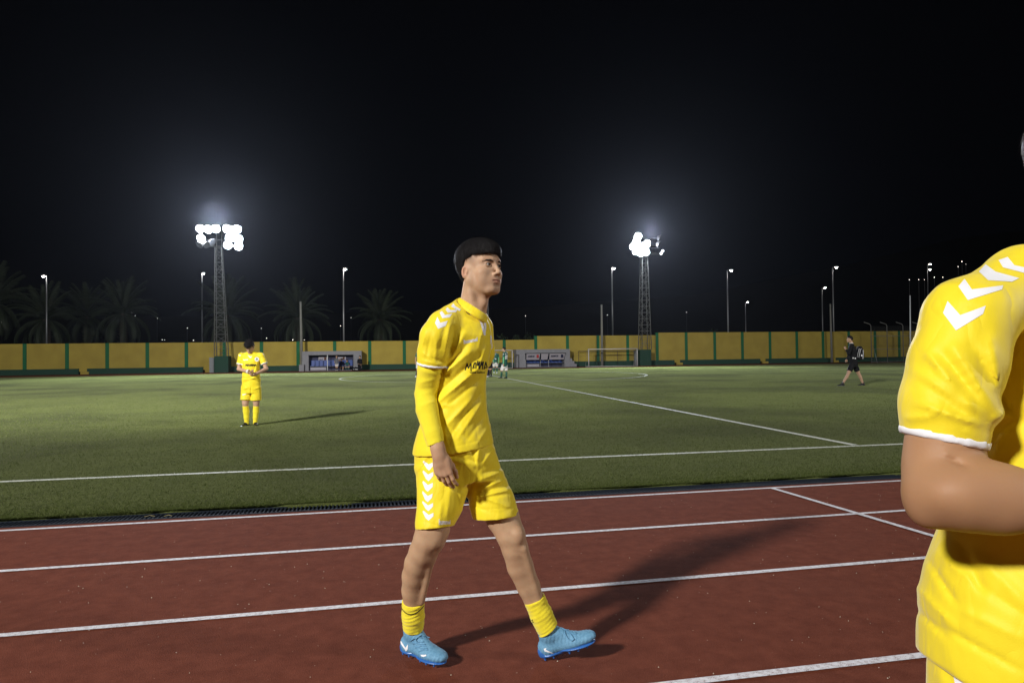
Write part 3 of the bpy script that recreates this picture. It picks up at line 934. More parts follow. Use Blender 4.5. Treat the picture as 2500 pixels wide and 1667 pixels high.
# ------------------------------------------------------------------ poles and street lamps
MT['pole'] = mat('concrete_pole', (.24, .24, .22), .8, .3, noise=(2, .5, (.17, .17, .16)))
MT['pole_white'] = mat('white_pole', (.55, .57, .62), .5, .3)
MT['street_on'] = mat('lit_street_lens', (1, 1, 1), emit=((1.0, .95, .88), 60))
MT['street_dim'] = mat('dim_lamp_glass', (1, 1, 1), emit=((1.0, .93, .82), 5))


def pole(px, ytop, Y, r0, r1, label, m, pxt=None):
    a = AT(px, Y); t = AT(pxt or px, Y, 6); zt = ZAT(t[0], Y, ytop)
    o = empty('utility_pole', a, label, 'pole')
    mb = MB(); mb.tube([a, (a[0] * .5 + t[0] * .5, Y, zt / 2), (t[0], Y, zt)], [r0, (r0 + r1) / 2, r1], 10); mb.build('shaft', m, o, a, True)
    mb = MB(); mb.tube([(t[0], Y, zt), (t[0], Y, zt + .08)], [r1 * 1.15, r1 * .9], 10); mb.build('cap', m, o, a, True)


pole(737, 738, 60.9, .13, .09, 'bare concrete pole beside the left end of the open dugout', MT['pole'], 734)
pole(1470, 746, 61.2, .13, .09, 'bare dark pole behind the right-hand small goal', MT['pole'], 1468.5)
pole(2031, 744, 61.2, .12, .08, 'bare pole in front of the wall left of the backpack player', MT['pole'], 2027)
pole(2223, 724, 46.0, .055, .04, 'slim white pole beside the foreground shoulder', MT['pole_white'], 2221.5)

LAMPS = [(114, 675, 74, -1, 'street lamp between the palms at far left'), (494, 668, 86, 0, 'thin street lamp left of the left floodlight mast'), (840, 658, 66, 0, 'street lamp standing between two palms behind the open dugout'),
         (1193, 690, 80, 1, 'street lamp hidden behind the walking player neck'), (1497, 656, 66, 0, 'street lamp just left of the right floodlight mast'), (1779, 661, 66, 1, 'bright street lamp above the middle of the right wall'),
         (1822, 738, 104, 1, 'small distant street lamp right of the bright one over the right wall'), (2010, 703, 84, 1, 'faint street lamp left of the tall one near the backpack player'), (2037, 653, 66, 1, 'tall street lamp above the backpack player'),
         (2269, 645, 88, 2, 'double street lamp by the hillside lights at the right')]
for px, yt, Y, side, lab in LAMPS:
    a = AT(px, Y); zt = ZAT(a[0], Y, yt)
    o = empty('street_lamp', a, lab, 'street lamp', 'street lamps behind the wall')
    k = Y / 66
    mb = MB(); mb.tube([a, (a[0], Y, zt)], [.10, .055], 8); mb.build('lamp_post', MT['steel'], o, a, True)
    for q in ((1,) if side != 2 else (1, 1.0)):
        pass
    heads = [(.10 + .34 * (1 if side > 0 else (-1 if side < 0 else .2)), 0)]
    if side == 2: heads.append((.36, -.85))
    for dx, dz in heads:
        mb = MB(); mb.tube([(a[0], Y, zt + dz), (a[0] + dx * .6, Y, zt + dz + .10), (a[0] + dx, Y - .02, zt + dz + .08)], .035, 6); mb.build('lamp_arm', MT['steel'], o, a, True)
        mb = MB(); mb.tube([(a[0] + dx - .28, Y - .05, zt + dz + .10), (a[0] + dx, Y - .05, zt + dz + .13), (a[0] + dx + .28, Y - .05, zt + dz + .09)], [.06, .10, .05], 8)
        h_ = mb.build('lamp_head', MT['lamp_house'], o, a, True)
        sz = .075 if Y < 90 else .07
        mb = MB(); mb.tube([(a[0] + dx - .12, Y - .06, zt + dz + .02), (a[0] + dx, Y - .06, zt + dz - .03), (a[0] + dx + .12, Y - .06, zt + dz + .02)], [.04, sz, .04], 8); mb.build('lens', MT['street_on'], h_, a, True)

# ------------------------------------------------------------------ hills with distant lights
mb = MB()
prof = [(-700, 860, 800), (0, 852, 795), (600, 845, 790), (1200, 835, 775), (1700, 815, 740), (2100, 770, 660), (2350, 700, 600), (2700, 640, 560), (3200, 600, 520)]
HY = 135.0
top = []
for p, yb, yt in prof:
    x = AT(max(min(p, 2700), -500), HY)[0] + (p - max(min(p, 2700), -500)) * .08
    top.append((x, ZAT(x, HY, yt - 20)))
for i in range(len(top) - 1):
    (x0, z0), (x1, z1) = top[i], top[i + 1]
    for j in range(6):
        a0, a1 = j / 6, (j + 1) / 6
        f0, f1 = a0 ** 1.3, a1 ** 1.3
        mb.quad((x0, 108 + 27 * a0, z0 * f0 - .1), (x1, 108 + 27 * a0, z1 * f0 - .1), (x1, 108 + 27 * a1, z1 * f1 - .1), (x0, 108 + 27 * a1, z0 * f1 - .1))
MT['hill'] = mat('dark_hillside', (.012, .011, .010), .95, .1)
hl = mb.build('hills', MT['hill'], smooth=True); hl['kind'] = 'structure'
DOTS = [(4.5, 787, 1.4), (322, 762, 1.2), (330, 770.5, .8), (384, 777, .8), (457.5, 801, 1.3), (396, 829.5, 1.0), (402, 830, .8), (457.4, 801.2, .8), (472.5, 830.6, 1.1), (523, 829.5, 1.0), (638, 801.3, 1.3), (651, 825.5, 1.2),
        (715, 829.5, 2.2), (743, 830, 1.0), (831.5, 795.5, 1.1), (857, 775.8, .8), (1283, 771, 1.1), (1483, 769, 1.2), (1676, 762.3, 1.2), (2220, 683, 1.1), (2243, 682.5, 1.2), (2257, 683, .8), (2281, 677, 1.3), (2302, 677, 1.2),
        (2348.5, 638.5, 1.5), (2339, 651, 1.1), (2358, 645, .7)]
DL = ['distant light at the far left edge beside the cut palm', 'distant light high in the right palm of the left group', 'fainter distant light just under another in the left palm group', 'faint distant light right of the left palm group',
      'bright distant light in the dark gap left of the left mast', 'distant light low over the wall right of the left palm group', 'fainter of two low distant lights right of the left palm group', 'distant light doubling another in the gap left of the left mast',
      'distant light low over the wall left of the left mast foot', 'distant light low over the wall against the left mast', 'distant light above the head of the player looking at his hands', 'low distant light right of the same player head over the wall',
      'large pale distant light low over the wall left of the concrete pole', 'distant light low over the wall right of the concrete pole', 'distant light left of the lamp post behind the open dugout', 'faint distant light left of the palm by the walking player',
      'lone distant light right of the walking player over the wall', 'lone distant light between the bare pole and the right mast lamp post', 'lone distant light right of the right mast', 'first distant light from the left in the hillside row',
      'second distant light from the left in the hillside row', 'faint third distant light in the hillside row', 'distant light in the hillside row right of the double lamp', 'last distant light at the right end of the hillside row',
      'brightest and highest distant light on the hillside by the near shoulder', 'distant light lower left of the highest hillside light', 'faint distant light lower right of the highest hillside light']
for i, (px, py, s) in enumerate(DOTS):
    D = 104.0
    c = W(px, py, D); rad = .036 * s
    mb = MB(); mb.sphere(c, rad, 6, 4)
    o = empty('distant_lamp', (c[0], c[1], c[2]), DL[i], 'distant light', 'distant lights beyond the ground')
    mb.build('glowing_globe', MT['street_dim'], o, c, True)
    mb = MB(); mb.tube([(c[0], c[1], c[2] - rad), (c[0], c[1], -.05)], .03, 4, False); mb.build('lamp_post', MT['dark_metal'], o, c)

# ------------------------------------------------------------------ mesh fence at the right
fb = AT(2170, 57.5)
fe = empty('mesh_fence', fb, 'tall wire mesh fence with hooked posts in front of the wall at the right', 'fence')
fx = [AT(p, 57.5)[0] for p in (2128, 2167, 2206, 2245, 2284, 2330)]
fz = ZAT(fx[1], 57.5, 789)
for x in fx:
    mb = MB(); mb.tube([(x, 57.5, 0), (x, 57.5, fz - .25), (x - .12, 57.5, fz - .08), (x - .75, 57.5, fz + .10)], .035, 6); mb.build('fence_post', MT['mast'], fe, fb, True)
for z in (.08, 2.55, 1.3):
    mb = MB(); mb.tube([(fx[0], 57.5, z), (fx[-1], 57.5, z)], .022, 6); mb.build('fence_rail', MT['mast'], fe, fb, True)
mb = MB()
for i in range(100):
    x = fx[0] + (fx[-1] - fx[0]) * i / 99; mb.tube([(x, 57.48, .05), (x, 57.48, fz - .3)], .003, 3, False)
for i in range(28):
    z = .1 + (fz - .4) * i / 27; mb.tube([(fx[0], 57.47, z), (fx[-1], 57.47, z)], .003, 3, False)
o = mb.build('wire_mesh', MT['mast'], fe, fb); o['kind'] = 'stuff'
bb = AT(2142, 56.8)
pr_ = empty('leaning_prop', bb, 'thin slanted brace leaning against the mesh fence', 'prop')
mb = MB(); mb.tube([(bb[0], 56.8, 0), (AT(2135, 57.3)[0], 57.4, 1.6)], .025, 6); mb.build('prop_bar', MT['steel'], pr_, bb, True)

# ------------------------------------------------------------------ palms
MT['frond'] = mat('palm_leaf', (.028, .042, .022), .6, .35, noise=(1, .5, (.044, .050, .032)))
MT['bark'] = mat('palm_bark', (.075, .060, .045), .9, .2, noise=(5, .6, (.04, .03, .025)), bump=(7, 1, .08))


def frond_mesh(kind):
    r = np.random.default_rng(50 + kind)
    L = 4.0; droop = (.8, 1.35, 1.75)[kind]
    n = 22; P = []
    for i in range(n):
        t = i / (n - 1); ang = .35 - droop * t ** 1.3
        P.append((t, ang))
    pts = [np.zeros(3)]
    for t, a in P[1:]:
        pts.append(pts[-1] + L / n * np.array((math.cos(a), 0, math.sin(a))))
    mb = MB(); mb.mi = 0
    mb.tube(pts, [.045 * (1 - .8 * i / n) for i in range(n)], 4, False)
    for i in range(2, n - 1):
        for h in (0, .5):
            t = (i + h) / n; p = pts[i] * (1 - h) + pts[i + 1] * h
            d = nrm(pts[min(i + 1, n - 1)] - pts[i - 1]); ll = .62 * math.sin(math.pi * min(1, t * .85 + .12)) ** .6 * r.uniform(.8, 1.1)
            for s in (-1, 1):
                o = nrm(np.array((.55, 0, 0)) + .0 * d + np.array((0, s * .85, -.30 - .3 * r.random())))
                o = nrm(d * .55 + np.array((0, s * .85, -.35 - .35 * r.random())))
                w = nrm(np.cross(o, d)) * 0; wv = d * .032
                q = p + o * ll * .55; e = p + o * ll + np.array((0, 0, -.12 * ll))
                mb.add([p - wv, p + wv, q + wv * .8, q - wv * .8, e], [(0, 1, 2, 3), (3, 2, 4)])
    me_o = mb.build('frond', MT['frond']); me = me_o.data; bpy.data.objects.remove(me_o)
    return me


FR = [frond_mesh(k) for k in range(3)]


def palm(px, pyc, rpx, Y, label, seed):
    r = random.Random(seed)
    b = AT(px, Y); z = ZAT(b[0], Y, pyc); D = (np.array((b[0], Y, z)) - CAM) @ C_F
    s = rpx / FPX * D / 3.7
    o = empty('palm_tree', b, label, 'palm tree', 'palm trees behind the wall')
    mb = MB(); mb.tube([(b[0], Y, 0), (b[0] + .1, Y, z * .5), (b[0], Y, z - .3), (b[0], Y, z + .1)], [.45, .36, .40, .30], 12)
    for k in range(40):
        a = k * 2.4; zz = z * .3 + (z * .68) * k / 40; rr = .38
        c = np.array((b[0] + rr * math.cos(a), Y + rr * math.sin(a), zz)); mb.tube([c, c + np.array((.16 * math.cos(a), .16 * math.sin(a), .12))], [.06, .02], 4)
    mb.build('trunk', MT['bark'], o, b, False)
    n = 46
    for k in range(n):
        u = (k + .5) / n; el = math.radians(85 - 118 * u ** .9); az = k * 2.39996 + r.uniform(-.25, .25)
        kind = 0 if el > .7 else (1 if el > .1 else 2)
        f = bpy.data.objects.new('frond', FR[kind]); link(f, o)
        f.location = (0, 0, z + .05)
        f.rotation_euler = (r.uniform(-.2, .2), -el + .3 * (el < .1), az)
        sc = s * r.uniform(.86, 1.12); f.scale = (sc, sc, sc)


for i, (px, py, rp, Y, lab) in enumerate([(-14, 742, 100, 78, 'big dark palm cut by the left edge of the picture'), (112, 782, 92, 76, 'dark palm below the far left street lamp'), (213, 775, 85, 82, 'dark palm in the middle of the left group of three'),
                                         (300, 768, 92, 77, 'dark palm at the right end of the left palm group'), (556, 772, 98, 80, 'palm behind the left floodlight mast'), (728, 778, 92, 76, 'palm behind the bare concrete pole and the open dugout'),
                                         (928, 782, 78, 80, 'palm just left of the walking player shoulder')]):
    palm(px, py, rp, Y, lab, i)

# low shrubs showing over the wall
MT['leaf_dark'] = mat('dark_leaf', (.035, .055, .025), .7, .3)
for i, (px, py, w) in enumerate([(1225, 812, 22), (1262, 815, 16), (1295, 810, 20), (1745, 800, 26)]):
    b = AT(px, 70); z = ZAT(b[0], 70, py); D = 72
    o = empty('shrub', b, ['upright dark shrub over the wall right of the walking player', 'small dark shrub top above the left end of the panelled dugout', 'dark shrub over the panelled dugout roof', 'dim shrub top below the bright street lamp'][i], 'shrub', 'shrubs behind the wall')
    R_ = w / FPX * D
    n = 700; a = rng.normal(size=(n, 3)); a /= np.linalg.norm(a, axis=1)[:, None]; a *= (rng.random((n, 1)) ** .4)
    C = np.array(b) + np.array((0, 0, z * .5)) + a * np.array((R_, R_, z * .5))
    t1 = rng.normal(size=(n, 3)) * .10; t2 = rng.normal(size=(n, 3)) * .10
    V = np.stack([C, C + t1, C + t2], 1).reshape(-1, 3)
    mesh_np('crown', V, np.arange(n * 3).reshape(-1, 3), MT['leaf_dark'], False, o, b)
    mb = MB(); mb.tube([b, (b[0], b[1], z * .6)], [.09, .04], 6); mb.build('trunk', MT['bark'], o, b)


# ------------------------------------------------------------------ figure modelling
def dirs(yaw, pitch=0.0, rollv=0.0):
    """yaw 0 faces the camera, +90 faces image right. returns forward, left, up"""
    a, p = math.radians(yaw), math.radians(pitch)
    f = AX_R * math.sin(a) - AX_F * math.cos(a)
    l = AX_R * math.cos(a) + AX_F * math.sin(a)
    f2 = math.cos(p) * f + math.sin(p) * AX_Z
    u2 = -math.sin(p) * f + math.cos(p) * AX_Z
    if rollv:
        r = math.radians(rollv)
        l, u2 = math.cos(r) * l + math.sin(r) * u2, -math.sin(r) * l + math.cos(r) * u2
    return f2, l, u2


def chain(g, pts, k=0.02):
    """pts: (point, radius)"""
    for (a, ra), (b, rb) in zip(pts[:-1], pts[1:]):
        g.union(p_cone(a, b, ra, rb), k)


def p_half(p, n, R):
    """everything beyond the plane through p with normal n, inside radius R"""
    p = np.asarray(p, float); n = nrm(n)
    def f(P):
        q = P - p.astype(np.float32)
        return np.maximum(-(q @ n.astype(np.float32)), np.linalg.norm(q, axis=-1) - R)
    return f, p - R, p + R


def hollow(g, th, *near):
    """open the garment: hollow everywhere, or only within a radius of the given openings"""
    if not near:
        g.d = np.maximum(g.d, -(g.d + th)); return
    for c, R in zip(near[0::2], near[1::2]):
        if R <= 0: continue
        sl, P = g.sub(c - R, c + R)
        dd = np.linalg.norm(P - np.asarray(c, np.float32), axis=-1) - R
        g.d[sl] = np.maximum(g.d[sl], np.minimum(-(g.d[sl] + th), -dd))


def fold_noise(g, amp, freq, seed, stretch=None):
    sl, P = g.full()
    m = np.abs(g.d) < 0.05
    Q = P[m]
    w = wav(Q, freq, seed, 4, stretch)
    w2 = wav(Q, freq * 2.3, seed + 5, 4, stretch)
    g.d[m] += (amp * (1 - 2 * np.abs(w) ** 0.7) * 0.8 + amp * 0.35 * w2).astype(np.float32)


def strokes(g, S, zone=0.06):
    """cloth folds: (x0,y0,x1,y1,width px,height m) read off the photo, shaped into the cloth"""
    sl, P = g.full()
    m = np.abs(g.d) < zone
    Q = P[m].astype(float)
    x, y = to_px(Q)
    o = np.zeros(len(Q))
    for x0, y0, x1, y1, w, a in S:
        dx, dy = x1 - x0, y1 - y0
        t = np.clip(((x - x0) * dx + (y - y0) * dy) / (dx * dx + dy * dy + 1e-9), 0, 1)
        dd = np.hypot(x - x0 - t * dx, y - y0 - t * dy)
        env = 0.35 + 0.65 * np.sin(np.pi * np.clip(t, 0.02, 0.98)) ** 0.5
        o += a * env * (.55 * np.exp(-(dd / w) ** 2) + .55 * np.exp(-dd / (w * .5)))
    g.d[m] -= o.astype(np.float32)


def head_prims(g, C, fr, s=1.0, detail=True, neck_to=None, neck_r=0.056):
    f, l, u = fr
    L = lambda x, y, z: C + s * (x * l + y * f + z * u)
    ax = (l, f, u)
    E = lambda c, r, k=0.01: g.union(p_ell(L(*c), ax, np.array(r) * s), k * s)
    K = lambda a, b, ra, rb, k=0.01: g.union(p_cone(L(*a), L(*b), ra * s, rb * s), k * s)
    if neck_to is not None:
        g.union(p_cone(L(0, -0.024, -0.045), neck_to, neck_r * s, neck_r * s * 1.04), 0.02)
    if neck_to is not None and detail:
        g.union(p_cone(L(0, 0.020, -0.105), neck_to + s * .038 * f, .022 * s, .020 * s), .02)
        m_ = 0.55 * L(0, 0.030, -0.105) + 0.45 * (neck_to + s * .050 * f)
        g.union(p_ell(m_, (l, f, u), np.array((.010, .012, .014)) * s), .015)
    if neck_to is not None:
        for e in (-1, 1):   # sternomastoid
            g.union(p_cone(L(e * 0.054, -0.012, -0.055), neck_to + s * (e * .020 * l + .040 * f - .01 * u), .013 * s, .011 * s), .022)
        if 0: K((0, 0.016, -0.125), (0, 0.016, -0.140), 0.012, 0.012, 0.02)
    E((0, -0.014, 0.036), (0.0745, 0.094, 0.081), 0.02)
    E((0, 0.026, -0.018), (0.058, 0.060, 0.088), 0.03)
    E((0, 0.030, -0.075), (0.040, 0.051, 0.034), 0.03)
    K((-0.009, 0.072, -0.101), (0.009, 0.072, -0.101), 0.0145, 0.0145, 0.02)
    for e in (-1, 1):
        K((e * 0.053, -0.004, -0.052), (e * 0.022, 0.060, -0.099), 0.011, 0.012, 0.025)
        K((e * 0.053, -0.004, -0.052), (e * 0.060, -0.008, -0.012), 0.013, 0.012, 0.025)
    if not detail:
        K((0, 0.080, 0.0), (0, 0.104, -0.038), 0.010, 0.012, 0.012)
        for e in (-1, 1):
            E((e * 0.076, -0.006, -0.012), (0.010, 0.018, 0.030), 0.006)
            g.cut(p_ell(L(e * 0.031, 0.092, 0.002), ax, np.array((0.016, 0.014, 0.010)) * s), 0.012)
        return
    for e in (-1, 1):
        K((e * 0.012, 0.080, 0.020), (e * 0.044, 0.064, 0.021), 0.0095, 0.009, 0.018)
        E((e * 0.043, 0.054, -0.030), (0.020, 0.020, 0.016), 0.022)
        g.cut(p_ell(L(e * 0.031, 0.094, -0.001), ax, np.array((0.017, 0.017, 0.0105)) * s), 0.014)
        # lids
        E((e * 0.031, 0.0705, -0.001), (0.0148, 0.0140, 0.0128), 0.004)
        g.cut(p_ell(L(e * 0.031, 0.086, -0.0015), ax, np.array((0.0165, 0.0090, 0.0060)) * s), 0.002)
        # nose wings
        E((e * 0.0120, 0.092, -0.041), (0.0062, 0.0100, 0.0068), 0.008)
        g.cut(p_ell(L(e * 0.0062, 0.0975, -0.0495), ax, np.array((0.0030, 0.0050, 0.0032)) * s), 0.003)
        # cheek, corner of the mouth
        E((e * 0.036, 0.052, -0.058), (0.018, 0.018, 0.022), 0.025)
    K((0, 0.081, 0.012), (0, 0.1030, -0.032), 0.0060, 0.0070, 0.012)
    E((0, 0.1040, -0.0365), (0.0078, 0.0080, 0.0072), 0.010)
    # mouth
    E((0, 0.074, -0.068), (0.029, 0.0165, 0.020), 0.02)
    for e in (-1, 1):
        K((e * 0.0235, 0.0780, -0.0685), (e * .004, 0.0890, -0.0630), 0.0026, 0.0042, 0.006)
        K((e * 0.0200, 0.0790, -0.0715), (0, 0.0875, -0.0750), 0.0030, 0.0058, 0.006)
        g.cut(p_cone(L(e * 0.0200, 0.0880, -0.0688), L(0, 0.0960, -0.0688), 0.0016 * s, 0.0022 * s), 0.004)
    g.cut(p_ell(L(0, 0.096, -0.0870), ax, np.array((0.014, 0.010, 0.005)) * s), 0.01)
    # ears
    for e in (-1, 1):
        lf = nrm(0.35 * e * l * -1 + f); le = nrm(l * e + 0.35 * f)
        uu = nrm(u - 0.18 * f)
        c = L(e * 0.0755, -0.014, -0.020)
        g.union(p_ell(c, (le, lf, uu), np.array((0.0075, 0.0155, 0.0265)) * s), 0.006)
        g.cut(p_ell(c + s * (0.009 * le + 0.003 * lf + 0.003 * u), (le, lf, uu), np.array((0.0085, 0.0098, 0.0180)) * s), 0.003)
        g.union(p_ell(c + s * (0.001 * le + 0.010 * lf - 0.004 * u), (le, lf, uu), np.array((0.006, 0.005, 0.008)) * s), 0.004)


def hand_prims(g, w, d, n, a, s=1.0, curl=(25, 30, 30, 30), bend=(35, 30, 20), thumb=True, spread=1.0):
    """w wrist, d along the hand, n back of the hand, a towards the thumb"""
    d = nrm(d); n = nrm(n - d * (n @ d)); a = nrm(a - d * (a @ d) - n * (a @ n))
    P = lambda x, y, z: w + s * (x * a + y * d + z * n)
    ax = (a, d, n)
    g.union(p_ell(P(0, 0.045, -0.001), ax, np.array((0.0375, 0.047, 0.0150)) * s), 0.012)
    g.union(p_cone(P(0, -0.03, 0), P(0, 0.03, 0), 0.0255 * s, 0.0235 * s), 0.02)
    g.union(p_ell(P(0.02, 0.035, -0.010), ax, np.array((0.019, 0.034, 0.015)) * s), 0.015)
    g.union(p_ell(P(-0.022, 0.045, -0.008), ax, np.array((0.013, 0.036, 0.013)) * s), 0.015)
    bx = (0.0300, 0.0100, -0.0100, -0.0285); by = (0.085, 0.090, 0.086, 0.076)
    ln = (0.074, 0.083, 0.077, 0.060); fr = (0.0092, 0.0094, 0.0088, 0.0078)
    for i in range(4):
        ang = math.radians(curl[i]); p = P(bx[i], by[i] - 0.012, 0.0)
        sp = (bx[i] * 3.0) * spread * 0.9
        g.union(p_cone(P(bx[i] * 0.8, 0.03, 0.002), P(bx[i], by[i] - 0.008, 0.001), 0.009 * s, 0.0105 * s), 0.010)
        L = np.array((0.46, 0.30, 0.24)) * ln[i]
        r = fr[i]
        for q in range(3):
            dr = nrm(d * math.cos(ang) - n * math.sin(ang) + a * sp * math.cos(ang))
            e = p + s * L[q] * dr
            g.union(p_cone(p, e, r * s, r * 0.93 * s), 0.0035)
            p = e; r *= 0.93
            ang += math.radians(bend[q])
    if thumb:
        p = P(0.024, 0.020, -0.008)
        for q, (L, r) in enumerate(((0.040, 0.0135), (0.033, 0.0108), (0.027, 0.0096))):
            dr = nrm(a * (0.62 - 0.25 * q) + d * (0.70 + .1 * q) - n * (0.35 + 0.15 * q)) if thumb is True else nrm(a * (0.22 - .15 * q) + d * .95 - n * (.55 - .1 * q))
            e = p + s * L * dr
            g.union(p_cone(p, e, r * s, r * 0.92 * s), 0.008); p = e


def shoe_prims(g, A, f, u, s=1.0):
    """A ankle joint (0.09 above the sole), f toe direction, u sole normal"""
    f = nrm(f); u = nrm(u - f * (u @ f)); l = np.cross(u, f)
    P = lambda x, y, z: A + s * (x * l + y * f + z * u)
    ax = (l, f, u)
    g.union(p_ell(P(0, -0.028, -0.052), ax, np.array((0.033, 0.042, 0.042)) * s), 0.01)
    g.union(p_cone(P(0, -0.022, -0.055), P(0, 0.10, -0.062), 0.031 * s, 0.030 * s), 0.02)
    g.union(p_cone(P(0, -0.002, 0.012), P(0.002, 0.085, -0.046), 0.036 * s, 0.026 * s), 0.025)
    g.union(p_ell(P(0.004, 0.105, -0.063), ax, np.array((0.046, 0.075, 0.027)) * s), 0.02)
    g.union(p_ell(P(0.002, 0.150, -0.064), ax, np.array((0.036, 0.045, 0.0225)) * s), 0.015)
    g.union(p_cone(P(0, -0.006, 0.0), P(0, -0.012, 0.045), 0.036 * s, 0.035 * s), 0.02)
    g.cut(p_half(P(0, 0.03, -0.083), -u, 0.22 * s), 0.004)


def bounds(pts, m):
    A = np.array(pts, float)
    return A.min(0) - m, A.max(0) + m


def decal(name, polys, target, mats, parent, base, off=0.0008, step=3.0, thick=True):
    """flat print: 2-D shapes given in photo pixels of the visible side, laid on the cloth of `target`"""
    bm = bmesh.new()
    for poly in polys:
        vs = [bm.verts.new((p[0], p[1], 0)) for p in poly]
        try: bm.faces.new(vs)
        except ValueError: pass
    bmesh.ops.triangulate(bm, faces=bm.faces[:])
    for _ in range(6):
        ed = [e for e in bm.edges if e.calc_length() > step]
        if not ed: break
        bmesh.ops.subdivide_edges(bm, edges=ed, cuts=1)
        bmesh.ops.triangulate(bm, faces=[f for f in bm.faces if len(f.verts) > 3])
    return _decal_finish(name, bm, target, mats, parent, base, off)


def _decal_finish(name, bm, target, mats, parent, base, off):
    tv = np.empty(len(target.data.vertices) * 3, np.float32)
    target.data.vertices.foreach_get('co', tv)
    tv = tv.reshape(-1, 3) + np.asarray(base, np.float32)
    key = target.name
    if key not in _BVH:
        _BVH[key] = BVHTree.FromPolygons([Vector(v) for v in tv.tolist()], [tuple(p.vertices) for p in target.data.polygons])
    bvh = _BVH[key]
    ok = {}
    co = {}
    for v in bm.verts:
        d = nrm(W(v.co.x, v.co.y, 1.0) - CAM)
        h = bvh.ray_cast(Vector(CAM), Vector(d))
        if h[0] is None: ok[v.index] = False; co[v] = None; continue
        n = np.array(h[1]);
        if n @ d > 0: n = -n
        co[v] = np.array(h[0]) + off * nrm(0.6 * n - 0.4 * d)
    bad = [v for v in bm.verts if co[v] is None]
    for v in bm.verts:
        if co[v] is not None: v.co = Vector(co[v] - np.asarray(base))
    bmesh.ops.delete(bm, geom=bad, context='VERTS')
    # drop faces that bridge a depth jump
    dm = max([np.linalg.norm(np.array(v.co) + np.asarray(base) - CAM) for v in bm.verts] or [3.0])
    lim = max(0.035, 9.0 * dm / FPX)
    fl = [f for f in bm.faces if max(e.calc_length() for e in f.edges) > lim]
    bmesh.ops.delete(bm, geom=fl, context='FACES')
    me = bpy.data.meshes.new(name); bm.to_mesh(me); bm.free()
    for m in (mats if isinstance(mats, (list, tuple)) else [mats]): me.materials.append(m)
    for p in me.polygons: p.use_smooth = True
    o = bpy.data.objects.new(name, me)
    return link(o, parent)


_BVH = {}


def strands(name, target, C, fr, n, ln, width, m, parent, base, seed=3, lift=.30, keep=None):
    """short hair strands standing off a hair surface, swept down from the crown"""
    r = np.random.default_rng(seed); f, l, u = fr
    me = target.data; V = np.empty(len(me.vertices) * 3, np.float32); me.vertices.foreach_get('co', V); V = V.reshape(-1, 3).astype(float) + base
    N = np.empty(len(me.vertices) * 3, np.float32); me.vertices.foreach_get('normal', N); N = N.reshape(-1, 3).astype(float)
    out = ((V - C) * N).sum(1) > 0
    if keep is not None: out &= keep(V)
    ids = r.choice(np.where(out)[0], n)
    P = V[ids]; Nn = N[ids]
    rad = P - (C + .07 * u); rad -= (rad @ u)[:, None] * u
    t = -u[None] * .9 + .55 * rad / (np.linalg.norm(rad, axis=1)[:, None] + 1e-6)
    t = t - (t * Nn).sum(1)[:, None] * Nn; t /= np.linalg.norm(t, axis=1)[:, None] + 1e-6
    t = t + Nn * (lift * r.random((n, 1))) + r.normal(size=(n, 3)) * .12
    s = np.cross(t, Nn); s /= np.linalg.norm(s, axis=1)[:, None] + 1e-6
    L_ = (ln[0] + (ln[1] - ln[0]) * r.random((n, 1)))
    a = P - s * width; b = P + s * width; c = P + t * L_ * .55 + s * width * .7; d = P + t * L_ * .55 - s * width * .7; e = P + t * L_ - Nn * L_ * .10
    VV = np.stack([a, b, c, d, e], 1).reshape(-1, 3); k = np.arange(n)[:, None] * 5
    F = [tuple(q) for q in np.concatenate([k + np.array([[0, 1, 2]]), k + np.array([[0, 2, 3]]), k + np.array([[3, 2, 4]])], 0)]
    o = mesh_np(name, VV, np.array(F), m, False, parent, base); o['kind'] = 'stuff'; return o


def text_polys(txt, quadpx, bold=0.0, shear=0.0):
    """outline of lettering mapped into a quadrilateral of photo pixels (tl, tr, br, bl) -> bmesh"""
    cu = bpy.data.curves.new('t', 'FONT'); cu.body = txt; cu.size = 1; cu.offset = bold; cu.shear = shear
    cu.resolution_u = 3
    o = bpy.data.objects.new('t', cu); COL.objects.link(o)
    dg = bpy.context.evaluated_depsgraph_get()
    me = bpy.data.meshes.new_from_object(o.evaluated_get(dg))
    bpy.data.objects.remove(o); bpy.data.curves.remove(cu)
    bm = bmesh.new(); bm.from_mesh(me); bpy.data.meshes.remove(me)
    xs = [v.co.x for v in bm.verts]; ys = [v.co.y for v in bm.verts]
    x0, x1, y0, y1 = min(xs), max(xs), min(ys), max(ys)
    tl, tr, br, bl = [np.array(q, float) for q in quadpx]
    bmesh.ops.triangulate(bm, faces=bm.faces[:])
    for v in bm.verts:
        a = (v.co.x - x0) / (x1 - x0); b = (v.co.y - y0) / (y1 - y0)
        p = (1 - a) * (1 - b) * bl + a * (1 - b) * br + a * b * tr + (1 - a) * b * tl
        v.co = Vector((p[0], p[1], 0))
    return bm


def decal_text(name, txt, quadpx, target, mats, parent, base, off=0.0009, step=3.0, bold=0.02, shear=0.0):
    bm = text_polys(txt, quadpx, bold, shear)
    for _ in range(5):
        ed = [e for e in bm.edges if e.calc_length() > step]
        if not ed: break
        bmesh.ops.subdivide_edges(bm, edges=ed, cuts=1)
        bmesh.ops.triangulate(bm, faces=[f for f in bm.faces if len(f.verts) > 3])
    return _decal_finish(name, bm, target, mats, parent, base, off)


# ------------------------------------------------------------------ the walking player in the middle
SKIN = np.array((0.47, 0.305, 0.195))


